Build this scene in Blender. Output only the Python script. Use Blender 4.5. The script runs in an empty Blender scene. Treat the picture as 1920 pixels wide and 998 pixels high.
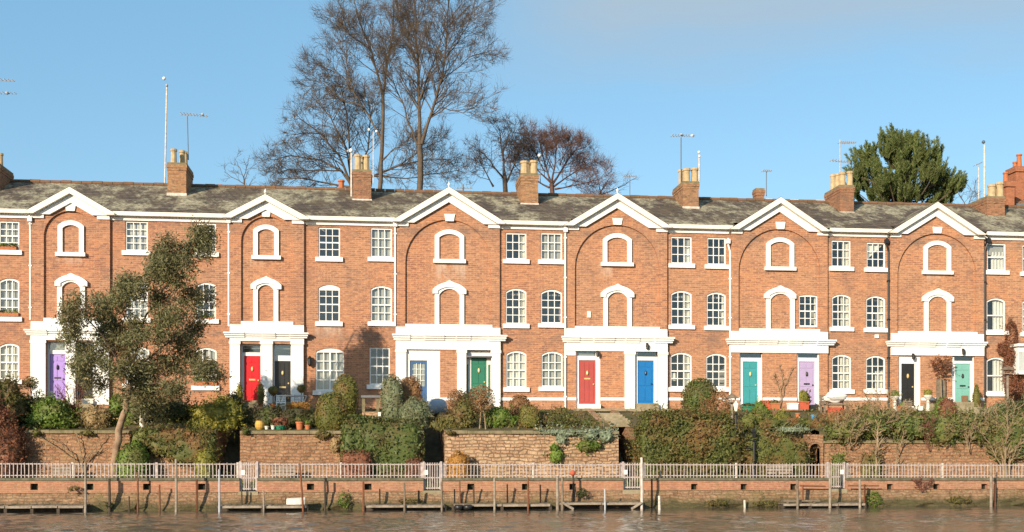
import bpy, math, random
import numpy as np
from mathutils import Vector, Matrix
from mathutils.geometry import tessellate_polygon

S = bpy.context.scene
# ---------------------------------------------------------------- camera, sky, sun
F, TH, D, CX, ZC, HY = 2150.0, math.atan(0.117), 51.45, -6.02, 2.2, 840.0
ST, CT = math.sin(TH), math.cos(TH)
cam = bpy.data.objects.new('camera', bpy.data.cameras.new('camera'))
S.collection.objects.link(cam)
cam.location = (CX, -D, ZC)
cam.rotation_euler = (math.pi / 2, 0, -TH)
cam.data.sensor_width = 36
cam.data.lens = F / 1920 * 36
cam.data.shift_y = (HY - 499) / 1920
cam.data.clip_start = 0.5
cam.data.clip_end = 5000
S.camera = cam

SUN_AZ, SUN_EL = math.radians(38), math.radians(17)     # azimuth left of the view axis, elevation
sd = bpy.data.lights.new('sun', 'SUN')
sd.energy = 4.2
sd.angle = math.radians(0.5)
sd.color = (1.0, 0.86, 0.68)
sun = bpy.data.objects.new('sun', sd)
S.collection.objects.link(sun)
ldir = Vector((math.sin(SUN_AZ) * math.cos(SUN_EL), math.cos(SUN_AZ) * math.cos(SUN_EL), -math.sin(SUN_EL)))
sun.rotation_euler = ldir.to_track_quat('-Z', 'Y').to_euler()

S.world = bpy.data.worlds.new('World')
S.world.use_nodes = True
wt = S.world.node_tree
wt.nodes.clear()
def wn(t, **k):
    n = wt.nodes.new(t)
    for a, b in k.items():
        setattr(n, a, b)
    return n
sky = wn('ShaderNodeTexSky', sky_type='NISHITA', sun_disc=False)
sky.sun_elevation = SUN_EL
sky.sun_rotation = math.pi + SUN_AZ
sky.altitude = 20
sky.air_density = 1.0
sky.dust_density = 0.6
sky.ozone_density = 1.6
bg = wn('ShaderNodeBackground')
bg.inputs['Strength'].default_value = 0.135
wo = wn('ShaderNodeOutputWorld')
tc = wn('ShaderNodeTexCoord')
mp = wn('ShaderNodeMapping')
mp.inputs['Scale'].default_value = (2.2, 2.2, 9.0)
mp.inputs['Rotation'].default_value = (0, math.radians(6), 0)
nz = wn('ShaderNodeTexNoise')
nz.inputs['Scale'].default_value = 1.6
nz.inputs['Detail'].default_value = 5
nz.inputs['Roughness'].default_value = 0.5
wt.links.new(tc.outputs['Generated'], mp.inputs['Vector'])
wt.links.new(mp.outputs['Vector'], nz.inputs['Vector'])
sep = wn('ShaderNodeSeparateXYZ')
wt.links.new(tc.outputs['Generated'], sep.inputs[0])
def wmath(op, a, b=None, clamp=False):
    n = wn('ShaderNodeMath', operation=op, use_clamp=clamp)
    for i, q in enumerate((a, b)):
        if q is None:
            continue
        if isinstance(q, (int, float)):
            n.inputs[i].default_value = q
        else:
            wt.links.new(q, n.inputs[i])
    return n.outputs[0]
# a thin cloud bank: a function of direction, high up and towards the east
hgt = wmath('ADD', sep.outputs['Z'], wmath('MULTIPLY', wmath('SUBTRACT', nz.outputs['Fac'], 0.5), 0.16))
m1 = wmath('MULTIPLY', wmath('SUBTRACT', hgt, 0.285), 11.0, True)
m2 = wmath('MULTIPLY', wmath('ADD', sep.outputs['X'], wmath('MULTIPLY', nz.outputs['Fac'], 0.12)), 7.0)
m2 = wmath('SUBTRACT', m2, 0.85, True)
msk = wmath('MULTIPLY', wmath('MULTIPLY', m1, m2), 0.80, True)
mixc = wn('ShaderNodeMix', data_type='RGBA')
wt.links.new(msk, mixc.inputs['Factor'])
hs = wn('ShaderNodeHueSaturation')
hs.inputs['Saturation'].default_value = 1.04
hs.inputs['Hue'].default_value = 0.492
hs.inputs['Value'].default_value = 1.0
wt.links.new(sky.outputs[0], hs.inputs['Color'])
air = wn('ShaderNodeMix', data_type='RGBA')      # even winter air over the whole sky
air.inputs['Factor'].default_value = 0.5
air.inputs['B'].default_value = (0.95, 2.25, 3.45, 1)
wt.links.new(hs.outputs[0], air.inputs['A'])
wt.links.new(air.outputs['Result'], mixc.inputs['A'])
mixc.inputs['B'].default_value = (2.15, 2.6, 3.0, 1)
wt.links.new(mixc.outputs['Result'], bg.inputs['Color'])
wt.links.new(bg.outputs[0], wo.inputs['Surface'])

S.view_settings.view_transform = 'Standard'
S.view_settings.look = 'None'
S.view_settings.exposure = 0.66
S.view_settings.gamma = 1.0
S.view_settings.use_curve_mapping = False
S.cycles.max_bounces = 6
S.cycles.transparent_max_bounces = 12
S.cycles.caustics_reflective = False
S.cycles.caustics_refractive = False

# ---------------------------------------------------------------- measuring: image point on a plane y = Y
def _k(px, Y):
    u = (px - 960.0) / F
    return (Y + D) / (CT - u * ST), u
def X(px, Y=0.0):
    k, u = _k(px, Y)
    return CX + k * (ST + u * CT)
def Z(px, py, Y=0.0):
    k, u = _k(px, Y)
    return ZC + k * (HY - py) / F
def PT(px, py, Y=0.0):
    return Vector((X(px, Y), Y, Z(px, py, Y)))
def MPP(px, Y=0.0):            # metres per photo pixel there
    return _k(px, Y)[0] / F

YRW, YRET = -10.0, -7.4        # river wall face, garden retaining wall face
ZPATH = 0.66
ZG = Z(1159, 769)              # house floor / upper terrace level
ZBED = 2.86                    # garden level behind the retaining wall
def gz(Y):
    if Y <= -7.0: return ZBED
    if Y >= -1.2: return ZG - 0.03
    return ZBED + (ZG - 0.03 - ZBED) * (Y + 7.0) / 5.8
def Yb(px, py):                # distance at which the sloping garden is seen at this image row
    lo, hi = -6.9, -0.5
    for _ in range(30):
        m = (lo + hi) / 2
        if Z(px, py, m) > gz(m): lo = m
        else: hi = m
    return (lo + hi) / 2

# ---------------------------------------------------------------- object helpers
def tag(o, label=None, cat=None, group=None, kind=None):
    if label: o['label'] = label
    if cat: o['category'] = cat
    if group: o['group'] = group
    if kind: o['kind'] = kind
    return o
def thing(name, label, cat, loc, group=None):
    o = bpy.data.objects.new(name, None)
    o.empty_display_size = 0.2
    S.collection.objects.link(o)
    o.location = loc
    return tag(o, label, cat, group)
class MB:
    def __init__(s): s.v, s.f, s.sm = [], [], False
    def add(s, vs, fs):
        n = len(s.v)
        s.v.extend([tuple(p) for p in vs])
        s.f.extend([tuple(i + n for i in q) for q in fs])
        return s
    def box(s, x0, x1, y0, y1, z0, z1):
        if x0 > x1: x0, x1 = x1, x0
        if y0 > y1: y0, y1 = y1, y0
        if z0 > z1: z0, z1 = z1, z0
        return s.add([(x0, y0, z0), (x1, y0, z0), (x1, y1, z0), (x0, y1, z0), (x0, y0, z1), (x1, y0, z1), (x1, y1, z1), (x0, y1, z1)],
                     [(0, 3, 2, 1), (4, 5, 6, 7), (0, 1, 5, 4), (1, 2, 6, 5), (2, 3, 7, 6), (3, 0, 4, 7)])
    def quad(s, a, b, c, d): return s.add([a, b, c, d], [(0, 1, 2, 3)])
    def tube(s, pts, rad, n=6, cap=True):
        pts = [Vector(p) for p in pts]
        if isinstance(rad, (int, float)): rad = [rad] * len(pts)
        vs, fs = [], []
        m = len(pts)
        for i, p in enumerate(pts):
            t = (pts[min(i + 1, m - 1)] - pts[max(i - 1, 0)])
            if t.length < 1e-7: t = Vector((0, 0, 1))
            t.normalize()
            a = t.cross(Vector((0.31, 0.94, 0.12)))
            if a.length < 0.1: a = t.cross(Vector((1, 0, 0)))
            a.normalize()
            b = t.cross(a)
            for k in range(n):
                w = 2 * math.pi * k / n
                vs.append(p + (a * math.cos(w) + b * math.sin(w)) * rad[i])
        for i in range(m - 1):
            for k in range(n):
                k2 = (k + 1) % n
                fs.append((i * n + k, i * n + k2, (i + 1) * n + k2, (i + 1) * n + k))
        if cap and n > 3:
            fs.append(tuple(range(n))[::-1])
            fs.append(tuple((m - 1) * n + k for k in range(n)))
        return s.add(vs, fs)
    def lathe(s, cx, cy, prof, n=16):
        vs, fs = [], []
        for r, z in prof:
            for k in range(n):
                w = 2 * math.pi * k / n
                vs.append((cx + r * math.cos(w), cy + r * math.sin(w), z))
        for i in range(len(prof) - 1):
            for k in range(n):
                k2 = (k + 1) % n
                fs.append((i * n + k, i * n + k2, (i + 1) * n + k2, (i + 1) * n + k))
        fs.append(tuple(range(n))[::-1])
        fs.append(tuple((len(prof) - 1) * n + k for k in range(n)))
        return s.add(vs, fs)
    def prism(s, loop, y0, y1):   # (x,z) loop counter-clockwise seen from the front, front at y0
        n = len(loop)
        vs = [(x, y0, z) for x, z in loop] + [(x, y1, z) for x, z in loop]
        fs = [tuple(i for i in t) for t in tess([loop])]
        fs2 = [tuple(i + n for i in t[::-1]) for t in fs]
        sd_ = [((i + 1) % n, i, i + n, (i + 1) % n + n) for i in range(n)]
        return s.add(vs, fs + fs2 + sd_)
    def wall(s, outer, holes, y, reveal=0.12):
        loops = [outer] + holes
        vs = [(x, y, z) for L in loops for x, z in L]
        s.add(vs, tess(loops))
        for L in holes:
            n = len(L)
            s.add([(x, y, z) for x, z in L] + [(x, y + reveal, z) for x, z in L],
                  [(i, (i + 1) % n, (i + 1) % n + n, i + n) for i in range(n)])
        return s
    def ring(s, L, M, y0, y1):    # frame between outer loop L and inner loop M, with depth
        n = len(L)
        vs = [(x, y0, z) for x, z in L] + [(x, y0, z) for x, z in M] + [(x, y1, z) for x, z in L] + [(x, y1, z) for x, z in M]
        fs = []
        for i in range(n):
            j = (i + 1) % n
            fs += [(i, j, j + n, i + n), (i + n, j + n, j + 3 * n, i + 3 * n), (j, i, i + 2 * n, j + 2 * n)]
        return s.add(vs, fs)
    def build(s, name, mat, parent=None, origin=None, smooth=False):
        me = bpy.data.meshes.new(name)
        o = origin if origin is not None else (parent.location if parent is not None and parent.type == 'EMPTY' else Vector((0, 0, 0)))
        if parent is not None and parent.type != 'EMPTY':
            o = parent['_o'] if '_o' in parent else (0, 0, 0)
        o = Vector(o)
        me.from_pydata([(a - o.x, b - o.y, c - o.z) for a, b, c in s.v], [], s.f)
        me.materials.append(mat)
        if smooth:
            me.polygons.foreach_set('use_smooth', [True] * len(me.polygons))
        me.update()
        ob = bpy.data.objects.new(name, me)
        S.collection.objects.link(ob)
        if parent is not None:
            ob.parent = parent
            if parent.type == 'EMPTY':
                ob['_o'] = list(o)
            else:
                ob['_o'] = list(o)
        else:
            ob.location = o
            ob['_o'] = list(o)
        return ob
def tess(loops):
    V3 = [[Vector((x, z, 0)) for x, z in L] for L in loops]
    flat = [p for L in V3 for p in L]
    out = []
    for t in tessellate_polygon(V3):
        a, b, c = (flat[i] for i in t)
        cr = (b - a).cross(c - a).z
        if abs(cr) < 1e-10: continue
        out.append(tuple(t) if cr > 0 else tuple(t[::-1]))
    return out
def solo(mb, name, mat, label, cat, group=None, kind=None, smooth=False):
    a = np.array(mb.v)
    o = Vector(((a[:, 0].min() + a[:, 0].max()) / 2, (a[:, 1].min() + a[:, 1].max()) / 2, a[:, 2].min()))
    return tag(mb.build(name, mat, None, o, smooth), label, cat, group, kind)
def struct(mb, name, mat, kind='structure'):
    o = mb.build(name, mat, None, Vector((0, 0, 0)))
    o['kind'] = kind
    return o
def head(x0, x1, zb, zt, rise=0.0, n=8):
    if rise <= 0: return [(x0, zb), (x1, zb), (x1, zt), (x0, zt)]
    w = (x1 - x0) / 2
    R = (w * w + rise * rise) / (2 * rise)
    a = math.asin(min(1, w / R))
    if rise > w: a = math.pi - a
    cx, cz = (x0 + x1) / 2, zt - R
    return [(x0, zb), (x1, zb)] + [(cx + R * math.sin(a - 2 * a * i / n), cz + R * math.cos(a - 2 * a * i / n)) for i in range(n + 1)]

# ---------------------------------------------------------------- materials
class NT:
    def __init__(s, name):
        s.m = bpy.data.materials.new(name)
        s.m.use_nodes = True
        s.t = s.m.node_tree
        s.b = s.t.nodes['Principled BSDF']
        s.out = s.t.nodes['Material Output']
    def n(s, t, **k):
        q = s.t.nodes.new(t)
        for a, b in k.items(): setattr(q, a, b)
        return q
    def l(s, a, b): s.t.links.new(a, b)
    def val(s, sock, v):
        if isinstance(v, (int, float)): sock.default_value = v
        elif isinstance(v, (tuple, list)): sock.default_value = tuple(v) + ((1,) if len(v) == 3 and sock.type == 'RGBA' else ())
        else: s.l(v, sock)
    def pos(s): return s.n('ShaderNodeNewGeometry').outputs['Position']
    def noise(s, scale, detail=4, rough=0.55, vec=None, stretch=None):
        q = s.n('ShaderNodeTexNoise')
        q.inputs['Scale'].default_value = scale
        q.inputs['Detail'].default_value = detail
        q.inputs['Roughness'].default_value = rough
        v = vec if vec is not None else s.pos()
        if stretch:
            m = s.n('ShaderNodeMapping'); m.inputs['Scale'].default_value = stretch
            s.l(v, m.inputs['Vector']); v = m.outputs[0]
        s.l(v, q.inputs['Vector'])
        return q.outputs['Fac']
    def ramp(s, fac, lo, hi):
        q = s.n('ShaderNodeMapRange'); q.clamp = True
        s.l(fac, q.inputs['Value'])
        q.inputs['From Min'].default_value = lo
        q.inputs['From Max'].default_value = hi
        return q.outputs[0]
    def mix(s, fac, a, b, mode='MIX'):
        q = s.n('ShaderNodeMix', data_type='RGBA', blend_type=mode)
        s.val(q.inputs['Factor'], fac); s.val(q.inputs['A'], a); s.val(q.inputs['B'], b)
        return q.outputs['Result']
    def math(s, op, a, b=0.0):
        q = s.n('ShaderNodeMath', operation=op)
        s.val(q.inputs[0], a); s.val(q.inputs[1], b)
        return q.outputs[0]
    def bump(s, h, strength=0.4, dist=0.02):
        q = s.n('ShaderNodeBump')
        q.inputs['Strength'].default_value = strength
        q.inputs['Distance'].default_value = dist
        s.l(h, q.inputs['Height'])
        s.l(q.outputs[0], s.b.inputs['Normal'])
    def done(s, col, rough=0.8, spec=0.3):
        s.val(s.b.inputs['Base Color'], col)
        s.val(s.b.inputs['Roughness'], rough)
        s.b.inputs['Specular IOR Level'].default_value = spec
        return s.m
def uvz(t):                      # wall coordinates: along the wall and up
    sp = t.n('ShaderNodeSeparateXYZ'); t.l(t.pos(), sp.inputs[0])
    cb = t.n('ShaderNodeCombineXYZ')
    t.l(t.math('ADD', sp.outputs['X'], sp.outputs['Y']), cb.inputs['X'])
    t.l(sp.outputs['Z'], cb.inputs['Y'])
    return cb.outputs[0], sp
def plain(name, c, c2=None, scale=6.0, rough=0.6, spec=0.3, bump=0.0):
    t = NT(name)
    c2 = c2 or tuple(q * 0.82 for q in c)
    f = t.ramp(t.noise(scale, 5, 0.6), 0.35, 0.68)
    if bump: t.bump(t.noise(scale * 5, 4), bump, 0.02)
    return t.done(t.mix(f, c, c2), rough, spec)
def brick(name, c1, c2, cm, w=0.235, h=0.08, dark=0.55, stain=(0.16, 0.10, 0.075), streaks=(), soot=()):
    t = NT(name)
    uv, sp = uvz(t)
    bt = t.n('ShaderNodeTexBrick')
    t.l(uv, bt.inputs['Vector'])
    bt.inputs['Scale'].default_value = 1.0
    bt.inputs['Brick Width'].default_value = w
    bt.inputs['Row Height'].default_value = h
    bt.inputs['Mortar Size'].default_value = 0.010
    bt.inputs['Mortar Smooth'].default_value = 0.3
    bt.inputs['Bias'].default_value = -0.12
    bt.inputs['Color1'].default_value = c1 + (1,)
    bt.inputs['Color2'].default_value = c2 + (1,)
    bt.inputs['Mortar'].default_value = cm + (1,)
    v1 = t.noise(0.55, 4, 0.6)
    col = t.mix(t.ramp(v1, 0.3, 0.75), bt.outputs['Color'], t.mix(0.45, bt.outputs['Color'], (c1[0] * 1.15, c1[1] * 1.2, c1[2] * 1.1)))
    v2 = t.noise(4.0, 6, 0.8, uv, (0.6, 1.7, 1))
    col = t.mix(t.math('MULTIPLY', t.ramp(v2, 0.52, 0.62), dark), col, stain)
    v4 = t.noise(9.0, 5, 0.7, uv, (0.6, 1.5, 1))
    col = t.mix(t.math('MULTIPLY', t.ramp(v4, 0.53, 0.585), 0.72), col, (c1[0] * 1.25, c1[1] * 1.55, c1[2] * 1.7))
    v3 = t.noise(0.9, 5, 0.65, uv, (1, 0.5, 1))
    col = t.mix(t.math('MULTIPLY', t.ramp(v3, 0.54, 0.74), 0.42), col, (0.15, 0.10, 0.08))
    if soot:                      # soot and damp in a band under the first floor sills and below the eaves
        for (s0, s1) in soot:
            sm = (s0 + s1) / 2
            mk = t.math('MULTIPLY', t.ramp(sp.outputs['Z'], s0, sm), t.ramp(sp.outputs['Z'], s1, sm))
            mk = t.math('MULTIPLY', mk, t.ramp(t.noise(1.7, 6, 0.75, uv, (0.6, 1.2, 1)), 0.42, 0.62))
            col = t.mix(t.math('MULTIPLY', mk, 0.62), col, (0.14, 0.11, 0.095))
    oi = t.n('ShaderNodeObjectInfo')
    hv = t.n('ShaderNodeHueSaturation')
    t.l(col, hv.inputs['Color'])
    t.l(t.math('ADD', t.math('MULTIPLY', oi.outputs['Random'], 0.18), 0.92), hv.inputs['Value'])
    t.l(t.math('ADD', t.math('MULTIPLY', oi.outputs['Random'], 0.012), 0.495), hv.inputs['Hue'])
    col = hv.outputs[0]
    for (sx0, sx1, sz0, sz1) in streaks:            # lime run-off below the blind window sills
        mk = t.math('MULTIPLY', t.ramp(sp.outputs['X'], sx0, sx0 + 0.12), t.ramp(sp.outputs['X'], sx1, sx1 - 0.12))
        mk = t.math('MULTIPLY', mk, t.math('MULTIPLY', t.ramp(sp.outputs['Z'], sz0, sz1), t.ramp(sp.outputs['Z'], sz1 + 0.05, sz1)))
        mk = t.math('MULTIPLY', mk, t.ramp(t.noise(2.4, 4, 0.6, uv, (2.2, 0.35, 1)), 0.38, 0.66))
        col = t.mix(t.math('MULTIPLY', mk, 0.75), col, (0.55, 0.45, 0.36))
    t.bump(bt.outputs['Fac'], 0.25, -0.01)
    return t.done(col, 0.9, 0.15)
def stone(name, a, b, c, moss=(0.09, 0.09, 0.03), mossamt=0.3, w=0.34, h=0.125, wet=False):
    t = NT(name)
    uv, sp = uvz(t)
    wob = t.n('ShaderNodeTexNoise'); wob.inputs['Scale'].default_value = 2.3; t.l(uv, wob.inputs['Vector'])
    ad = t.n('ShaderNodeVectorMath', operation='ADD')
    sc = t.n('ShaderNodeVectorMath', operation='SCALE'); sc.inputs['Scale'].default_value = 0.24
    t.l(wob.outputs['Color'], sc.inputs[0]); t.l(uv, ad.inputs[0]); t.l(sc.outputs[0], ad.inputs[1])
    bt = t.n('ShaderNodeTexBrick'); t.l(ad.outputs[0], bt.inputs['Vector'])
    bt.inputs['Scale'].default_value = 1.0
    bt.inputs['Brick Width'].default_value = w; bt.inputs['Row Height'].default_value = h
    bt.inputs['Mortar Size'].default_value = 0.022; bt.inputs['Mortar Smooth'].default_value = 0.4
    bt.offset_frequency = 2; bt.squash = 0.7; bt.squash_frequency = 3
    bt.inputs['Color1'].default_value = a + (1,); bt.inputs['Color2'].default_value = b + (1,); bt.inputs['Mortar'].default_value = c + (1,)
    col = t.mix(t.math('MULTIPLY', t.ramp(t.noise(6, 6, 0.8), 0.46, 0.62), 0.75), bt.outputs['Color'], tuple(q * 0.45 for q in a))
    col = t.mix(t.math('MULTIPLY', t.ramp(t.noise(2.2, 5, 0.6), 0.5, 0.75), 0.6), col, tuple(min(1, q * 1.35) for q in b))
    col = t.mix(t.math('MULTIPLY', t.ramp(t.noise(1.1, 6, 0.7), 0.5, 0.7), mossamt), col, moss)
    if wet:                       # algae and a wet tide line just above the water
        zz = t.math('ADD', sp.outputs['Z'], t.math('MULTIPLY', t.noise(1.3, 5, 0.7), -0.45))
        col = t.mix(t.math('MULTIPLY', t.ramp(zz, 0.16, -0.06), 0.8), col, (0.055, 0.058, 0.025))
    h_ = t.math('ADD', t.math('MULTIPLY', bt.outputs['Fac'], -1.0), t.noise(10, 4))
    t.bump(h_, 0.7, 0.05)
    return t.done(col, 0.95, 0.1)
def leaf(name, c1, c2, c3=None, scale=1.8, trans=0.25, rough=0.55):
    t = NT(name)
    g = t.n('ShaderNodeNewGeometry')
    col = t.mix(g.outputs['Random Per Island'], c1, c2)
    if c3: col = t.mix(t.ramp(t.noise(scale, 4, 0.6), 0.46, 0.66), col, c3)
    t.done(col, rough, 0.25)
    tr = t.n('ShaderNodeBsdfTranslucent'); t.l(col, tr.inputs['Color'])
    mx = t.n('ShaderNodeMixShader'); mx.inputs[0].default_value = trans
    t.l(t.b.outputs[0], mx.inputs[1]); t.l(tr.outputs[0], mx.inputs[2]); t.l(mx.outputs[0], t.out.inputs['Surface'])
    return t.m

M = {}
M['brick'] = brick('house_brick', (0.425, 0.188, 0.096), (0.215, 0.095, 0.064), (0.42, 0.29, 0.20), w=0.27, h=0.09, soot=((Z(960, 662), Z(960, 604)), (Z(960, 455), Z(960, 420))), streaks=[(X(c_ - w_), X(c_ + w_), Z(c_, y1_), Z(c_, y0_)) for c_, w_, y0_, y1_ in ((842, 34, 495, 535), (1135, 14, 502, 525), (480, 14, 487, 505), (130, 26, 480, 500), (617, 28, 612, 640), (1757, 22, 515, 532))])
M['brick_chimney'] = brick('chimney_brick', (0.31, 0.145, 0.075), (0.15, 0.075, 0.05), (0.25, 0.18, 0.115), w=0.27, h=0.09, dark=0.85, stain=(0.10, 0.075, 0.05))
M['brick_orange'] = brick('orange_brick', (0.36, 0.125, 0.06), (0.27, 0.095, 0.05), (0.30, 0.17, 0.10), dark=0.5)
M['brick_river'] = brick('river_brick', (0.38, 0.175, 0.10), (0.27, 0.12, 0.075), (0.36, 0.25, 0.16), dark=0.6, stain=(0.2, 0.15, 0.08))
M['sandstone'] = stone('garden_sandstone', (0.32, 0.16, 0.09), (0.40, 0.23, 0.13), (0.23, 0.15, 0.09), mossamt=0.4)
M['sandstone_pale'] = stone('pale_sandstone', (0.41, 0.24, 0.14), (0.50, 0.34, 0.21), (0.20, 0.13, 0.08), mossamt=0.3, w=0.35, h=0.13)
M['quay_stone'] = stone('quay_stone', (0.29, 0.165, 0.095), (0.34, 0.215, 0.13), (0.22, 0.15, 0.09), moss=(0.10, 0.105, 0.035), mossamt=0.6, w=0.3, h=0.11, wet=True)
M['coping'] = plain('coping_stone', (0.26, 0.21, 0.13), (0.13, 0.12, 0.06), 4.0, 0.9, 0.1, 0.4)
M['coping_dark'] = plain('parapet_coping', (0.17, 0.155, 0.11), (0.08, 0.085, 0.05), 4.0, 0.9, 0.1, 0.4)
t = NT('white_paint')
uv, sp = uvz(t)
cw_ = t.mix(t.ramp(t.noise(1.5, 5, 0.6), 0.4, 0.7), (0.80, 0.79, 0.755), (0.73, 0.71, 0.66))
cw_ = t.mix(t.math('MULTIPLY', t.ramp(t.noise(3.0, 6, 0.7, uv, (2.5, 0.5, 1)), 0.54, 0.74), 0.5), cw_, (0.46, 0.42, 0.36))
M['white'] = t.done(cw_, 0.55, 0.3)
M['cream'] = plain('cream_paint', (0.78, 0.74, 0.65), (0.70, 0.65, 0.55), 1.8, 0.6, 0.3)
M['white_old'] = plain('weathered_white_paint', (0.66, 0.61, 0.54), (0.44, 0.36, 0.28), 9.0, 0.7, 0.2)
M['fence_white'] = plain('railing_paint', (0.50, 0.44, 0.415), (0.32, 0.25, 0.225), 7.0, 0.6, 0.3)
t = NT('slate_roof')
uv, sp = uvz(t)
bt = t.n('ShaderNodeTexBrick'); t.l(uv, bt.inputs['Vector'])
bt.inputs['Brick Width'].default_value = 0.3; bt.inputs['Row Height'].default_value = 0.13; bt.inputs['Scale'].default_value = 1; bt.inputs['Mortar Size'].default_value = 0.012
bt.inputs['Color1'].default_value = (0.15, 0.112, 0.082, 1); bt.inputs['Color2'].default_value = (0.085, 0.066, 0.052, 1); bt.inputs['Mortar'].default_value = (0.02, 0.018, 0.016, 1)
col = t.mix(t.math('MULTIPLY', t.ramp(t.noise(0.8, 6, 0.7), 0.48, 0.7), 0.65), bt.outputs['Color'], (0.13, 0.10, 0.055))
col = t.mix(t.math('MULTIPLY', t.ramp(t.noise(0.7, 9, 0.8, None, (1, 0.6, 1)), 0.475, 0.575), t.ramp(t.noise(6.5, 5, 0.8), 0.36, 0.56)), col, (0.40, 0.36, 0.24))
t.bump(bt.outputs['Fac'], 0.5, -0.02)
M['slate'] = t.done(col, 0.85, 0.2)
M['ridge'] = plain('ridge_tile', (0.20, 0.10, 0.055), (0.12, 0.085, 0.05), 5, 0.9)
M['pot_buff'] = plain('buff_clay', (0.52, 0.385, 0.215), (0.36, 0.26, 0.14), 5, 0.8)
M['terracotta'] = plain('terracotta', (0.46, 0.16, 0.065), (0.36, 0.12, 0.05), 8, 0.8)
M['terracotta_red'] = plain('red_terracotta', (0.5, 0.10, 0.05), (0.38, 0.09, 0.05), 8, 0.8)
M['ochre'] = plain('ochre_glaze', (0.55, 0.34, 0.07), (0.45, 0.25, 0.06), 8, 0.5)
M['lead'] = plain('lead', (0.16, 0.16, 0.17), None, 6, 0.6)
M['black'] = plain('black_paint', (0.015, 0.015, 0.016), (0.022, 0.021, 0.02), 6, 0.4, 0.4)
M['metal'] = plain('galvanised', (0.42, 0.43, 0.45), (0.34, 0.35, 0.37), 8, 0.45, 0.5)
M['metal_dark'] = plain('dark_steel', (0.10, 0.12, 0.14), None, 8, 0.5, 0.4)
M['rust'] = plain('rusty_iron', (0.23, 0.085, 0.04), (0.12, 0.055, 0.03), 9, 0.85, 0.2, 0.3)
M['timber'] = plain('weathered_timber', (0.24, 0.19, 0.135), (0.13, 0.10, 0.07), 7, 0.85, 0.2, 0.3)
M['timber_pale'] = plain('bleached_timber', (0.34, 0.285, 0.22), (0.20, 0.155, 0.115), 7, 0.85, 0.2, 0.3)
M['timber_dark'] = plain('wet_timber', (0.075, 0.055, 0.038), (0.045, 0.035, 0.025), 7, 0.8, 0.3, 0.3)
M['wood_brown'] = plain('garden_wood', (0.24, 0.14, 0.075), (0.17, 0.10, 0.055), 7, 0.8)
M['room'] = plain('room_plaster', (0.46, 0.43, 0.38), (0.26, 0.24, 0.21), 0.9, 0.9)
M['net'] = plain('curtain_fabric', (0.72, 0.69, 0.58), (0.60, 0.56, 0.46), 5, 0.9)
M['net_grey'] = plain('net_curtain', (0.46, 0.45, 0.40), (0.36, 0.35, 0.31), 5, 0.9)
M['blind'] = plain('roller_blind', (0.80, 0.78, 0.70), None, 3, 0.9)
M['pink'] = plain('pink_fabric', (0.55, 0.08, 0.13), None, 5, 0.9)
M['teal_fabric'] = plain('teal_fabric', (0.05, 0.30, 0.38), None, 5, 0.9)
M['drain_shade'] = plain('drain_shade_paint', (0.02, 0.021, 0.014), (0.035, 0.04, 0.02), 9, 0.9)  # near-black backing, the shade inside the drain holes put into its colour
def paint(name, c): return plain(name, c, tuple(q * 0.9 for q in c), 3, 0.35, 0.45)
M['d_lilac'] = paint('lilac_paint', (0.36, 0.235, 0.60))
M['d_red'] = paint('red_paint', (0.66, 0.012, 0.018))
M['d_black'] = paint('black_gloss', (0.022, 0.02, 0.018))
M['d_navy'] = paint('navy_paint', (0.05, 0.12, 0.26))
M['d_green'] = paint('green_paint', (0.03, 0.17, 0.10))
M['d_brick'] = paint('dull_red_paint', (0.40, 0.075, 0.06))
M['d_blue'] = paint('blue_paint', (0.012, 0.155, 0.41))
M['d_teal'] = paint('teal_paint', (0.05, 0.29, 0.30))
M['d_lav'] = paint('lavender_paint', (0.42, 0.33, 0.51))
M['d_mint'] = paint('mint_paint', (0.19, 0.43, 0.36))
M['brass'] = plain('brass', (0.62, 0.46, 0.18), None, 8, 0.35, 0.6)
M['bark'] = plain('bark', (0.14, 0.105, 0.075), (0.085, 0.064, 0.048), 5, 0.95, 0.1, 0.6)
M['bark_dark'] = plain('dark_bark', (0.10, 0.072, 0.055), (0.06, 0.045, 0.035), 5, 0.95, 0.1, 0.6)
M['bark_red'] = plain('reddish_bark', (0.15, 0.085, 0.065), (0.10, 0.06, 0.05), 5, 0.95, 0.1, 0.6)
M['bark_pale'] = plain('pale_bark', (0.36, 0.25, 0.16), (0.19, 0.12, 0.075), 3, 0.9, 0.1, 0.6)
M['twig_tan'] = plain('tan_twigs', (0.30, 0.22, 0.13), (0.20, 0.14, 0.08), 5, 0.9)
M['twig_red'] = plain('red_twigs', (0.17, 0.065, 0.045), (0.10, 0.045, 0.03), 5, 0.9)
M['euc'] = leaf('eucalyptus_leaf', (0.13, 0.135, 0.058), (0.29, 0.275, 0.13), (0.22, 0.17, 0.08), 1.2, trans=.38)
M['pine'] = leaf('pine_needle', (0.085, 0.125, 0.032), (0.25, 0.28, 0.095), (0.15, 0.17, 0.06), 1.0, trans=.4)
M['yew'] = leaf('yew_leaf', (0.102, 0.109, 0.023), (0.181, 0.174, 0.043), (0.203, 0.123, 0.043), 1.6)
M['ivy'] = leaf('ivy_leaf', (0.051, 0.080, 0.019), (0.138, 0.167, 0.043), (0.145, 0.109, 0.043), 1.4)
M['ivy_mixed'] = leaf('autumn_ivy_leaf', (0.072, 0.087, 0.023), (0.160, 0.167, 0.043), (0.232, 0.123, 0.051), 1.3)
M['hedge'] = leaf('hedge_leaf', (0.085, 0.115, 0.028), (0.19, 0.215, 0.06), (0.25, 0.18, 0.085), 1.5)
M['bright'] = leaf('bright_leaf', (0.087, 0.145, 0.020), (0.174, 0.246, 0.043), (0.145, 0.145, 0.043), 2.0)
M['dkleaf'] = leaf('dark_leaf', (0.036, 0.049, 0.014), (0.087, 0.102, 0.029), (0.072, 0.058, 0.026), 1.8)
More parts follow.
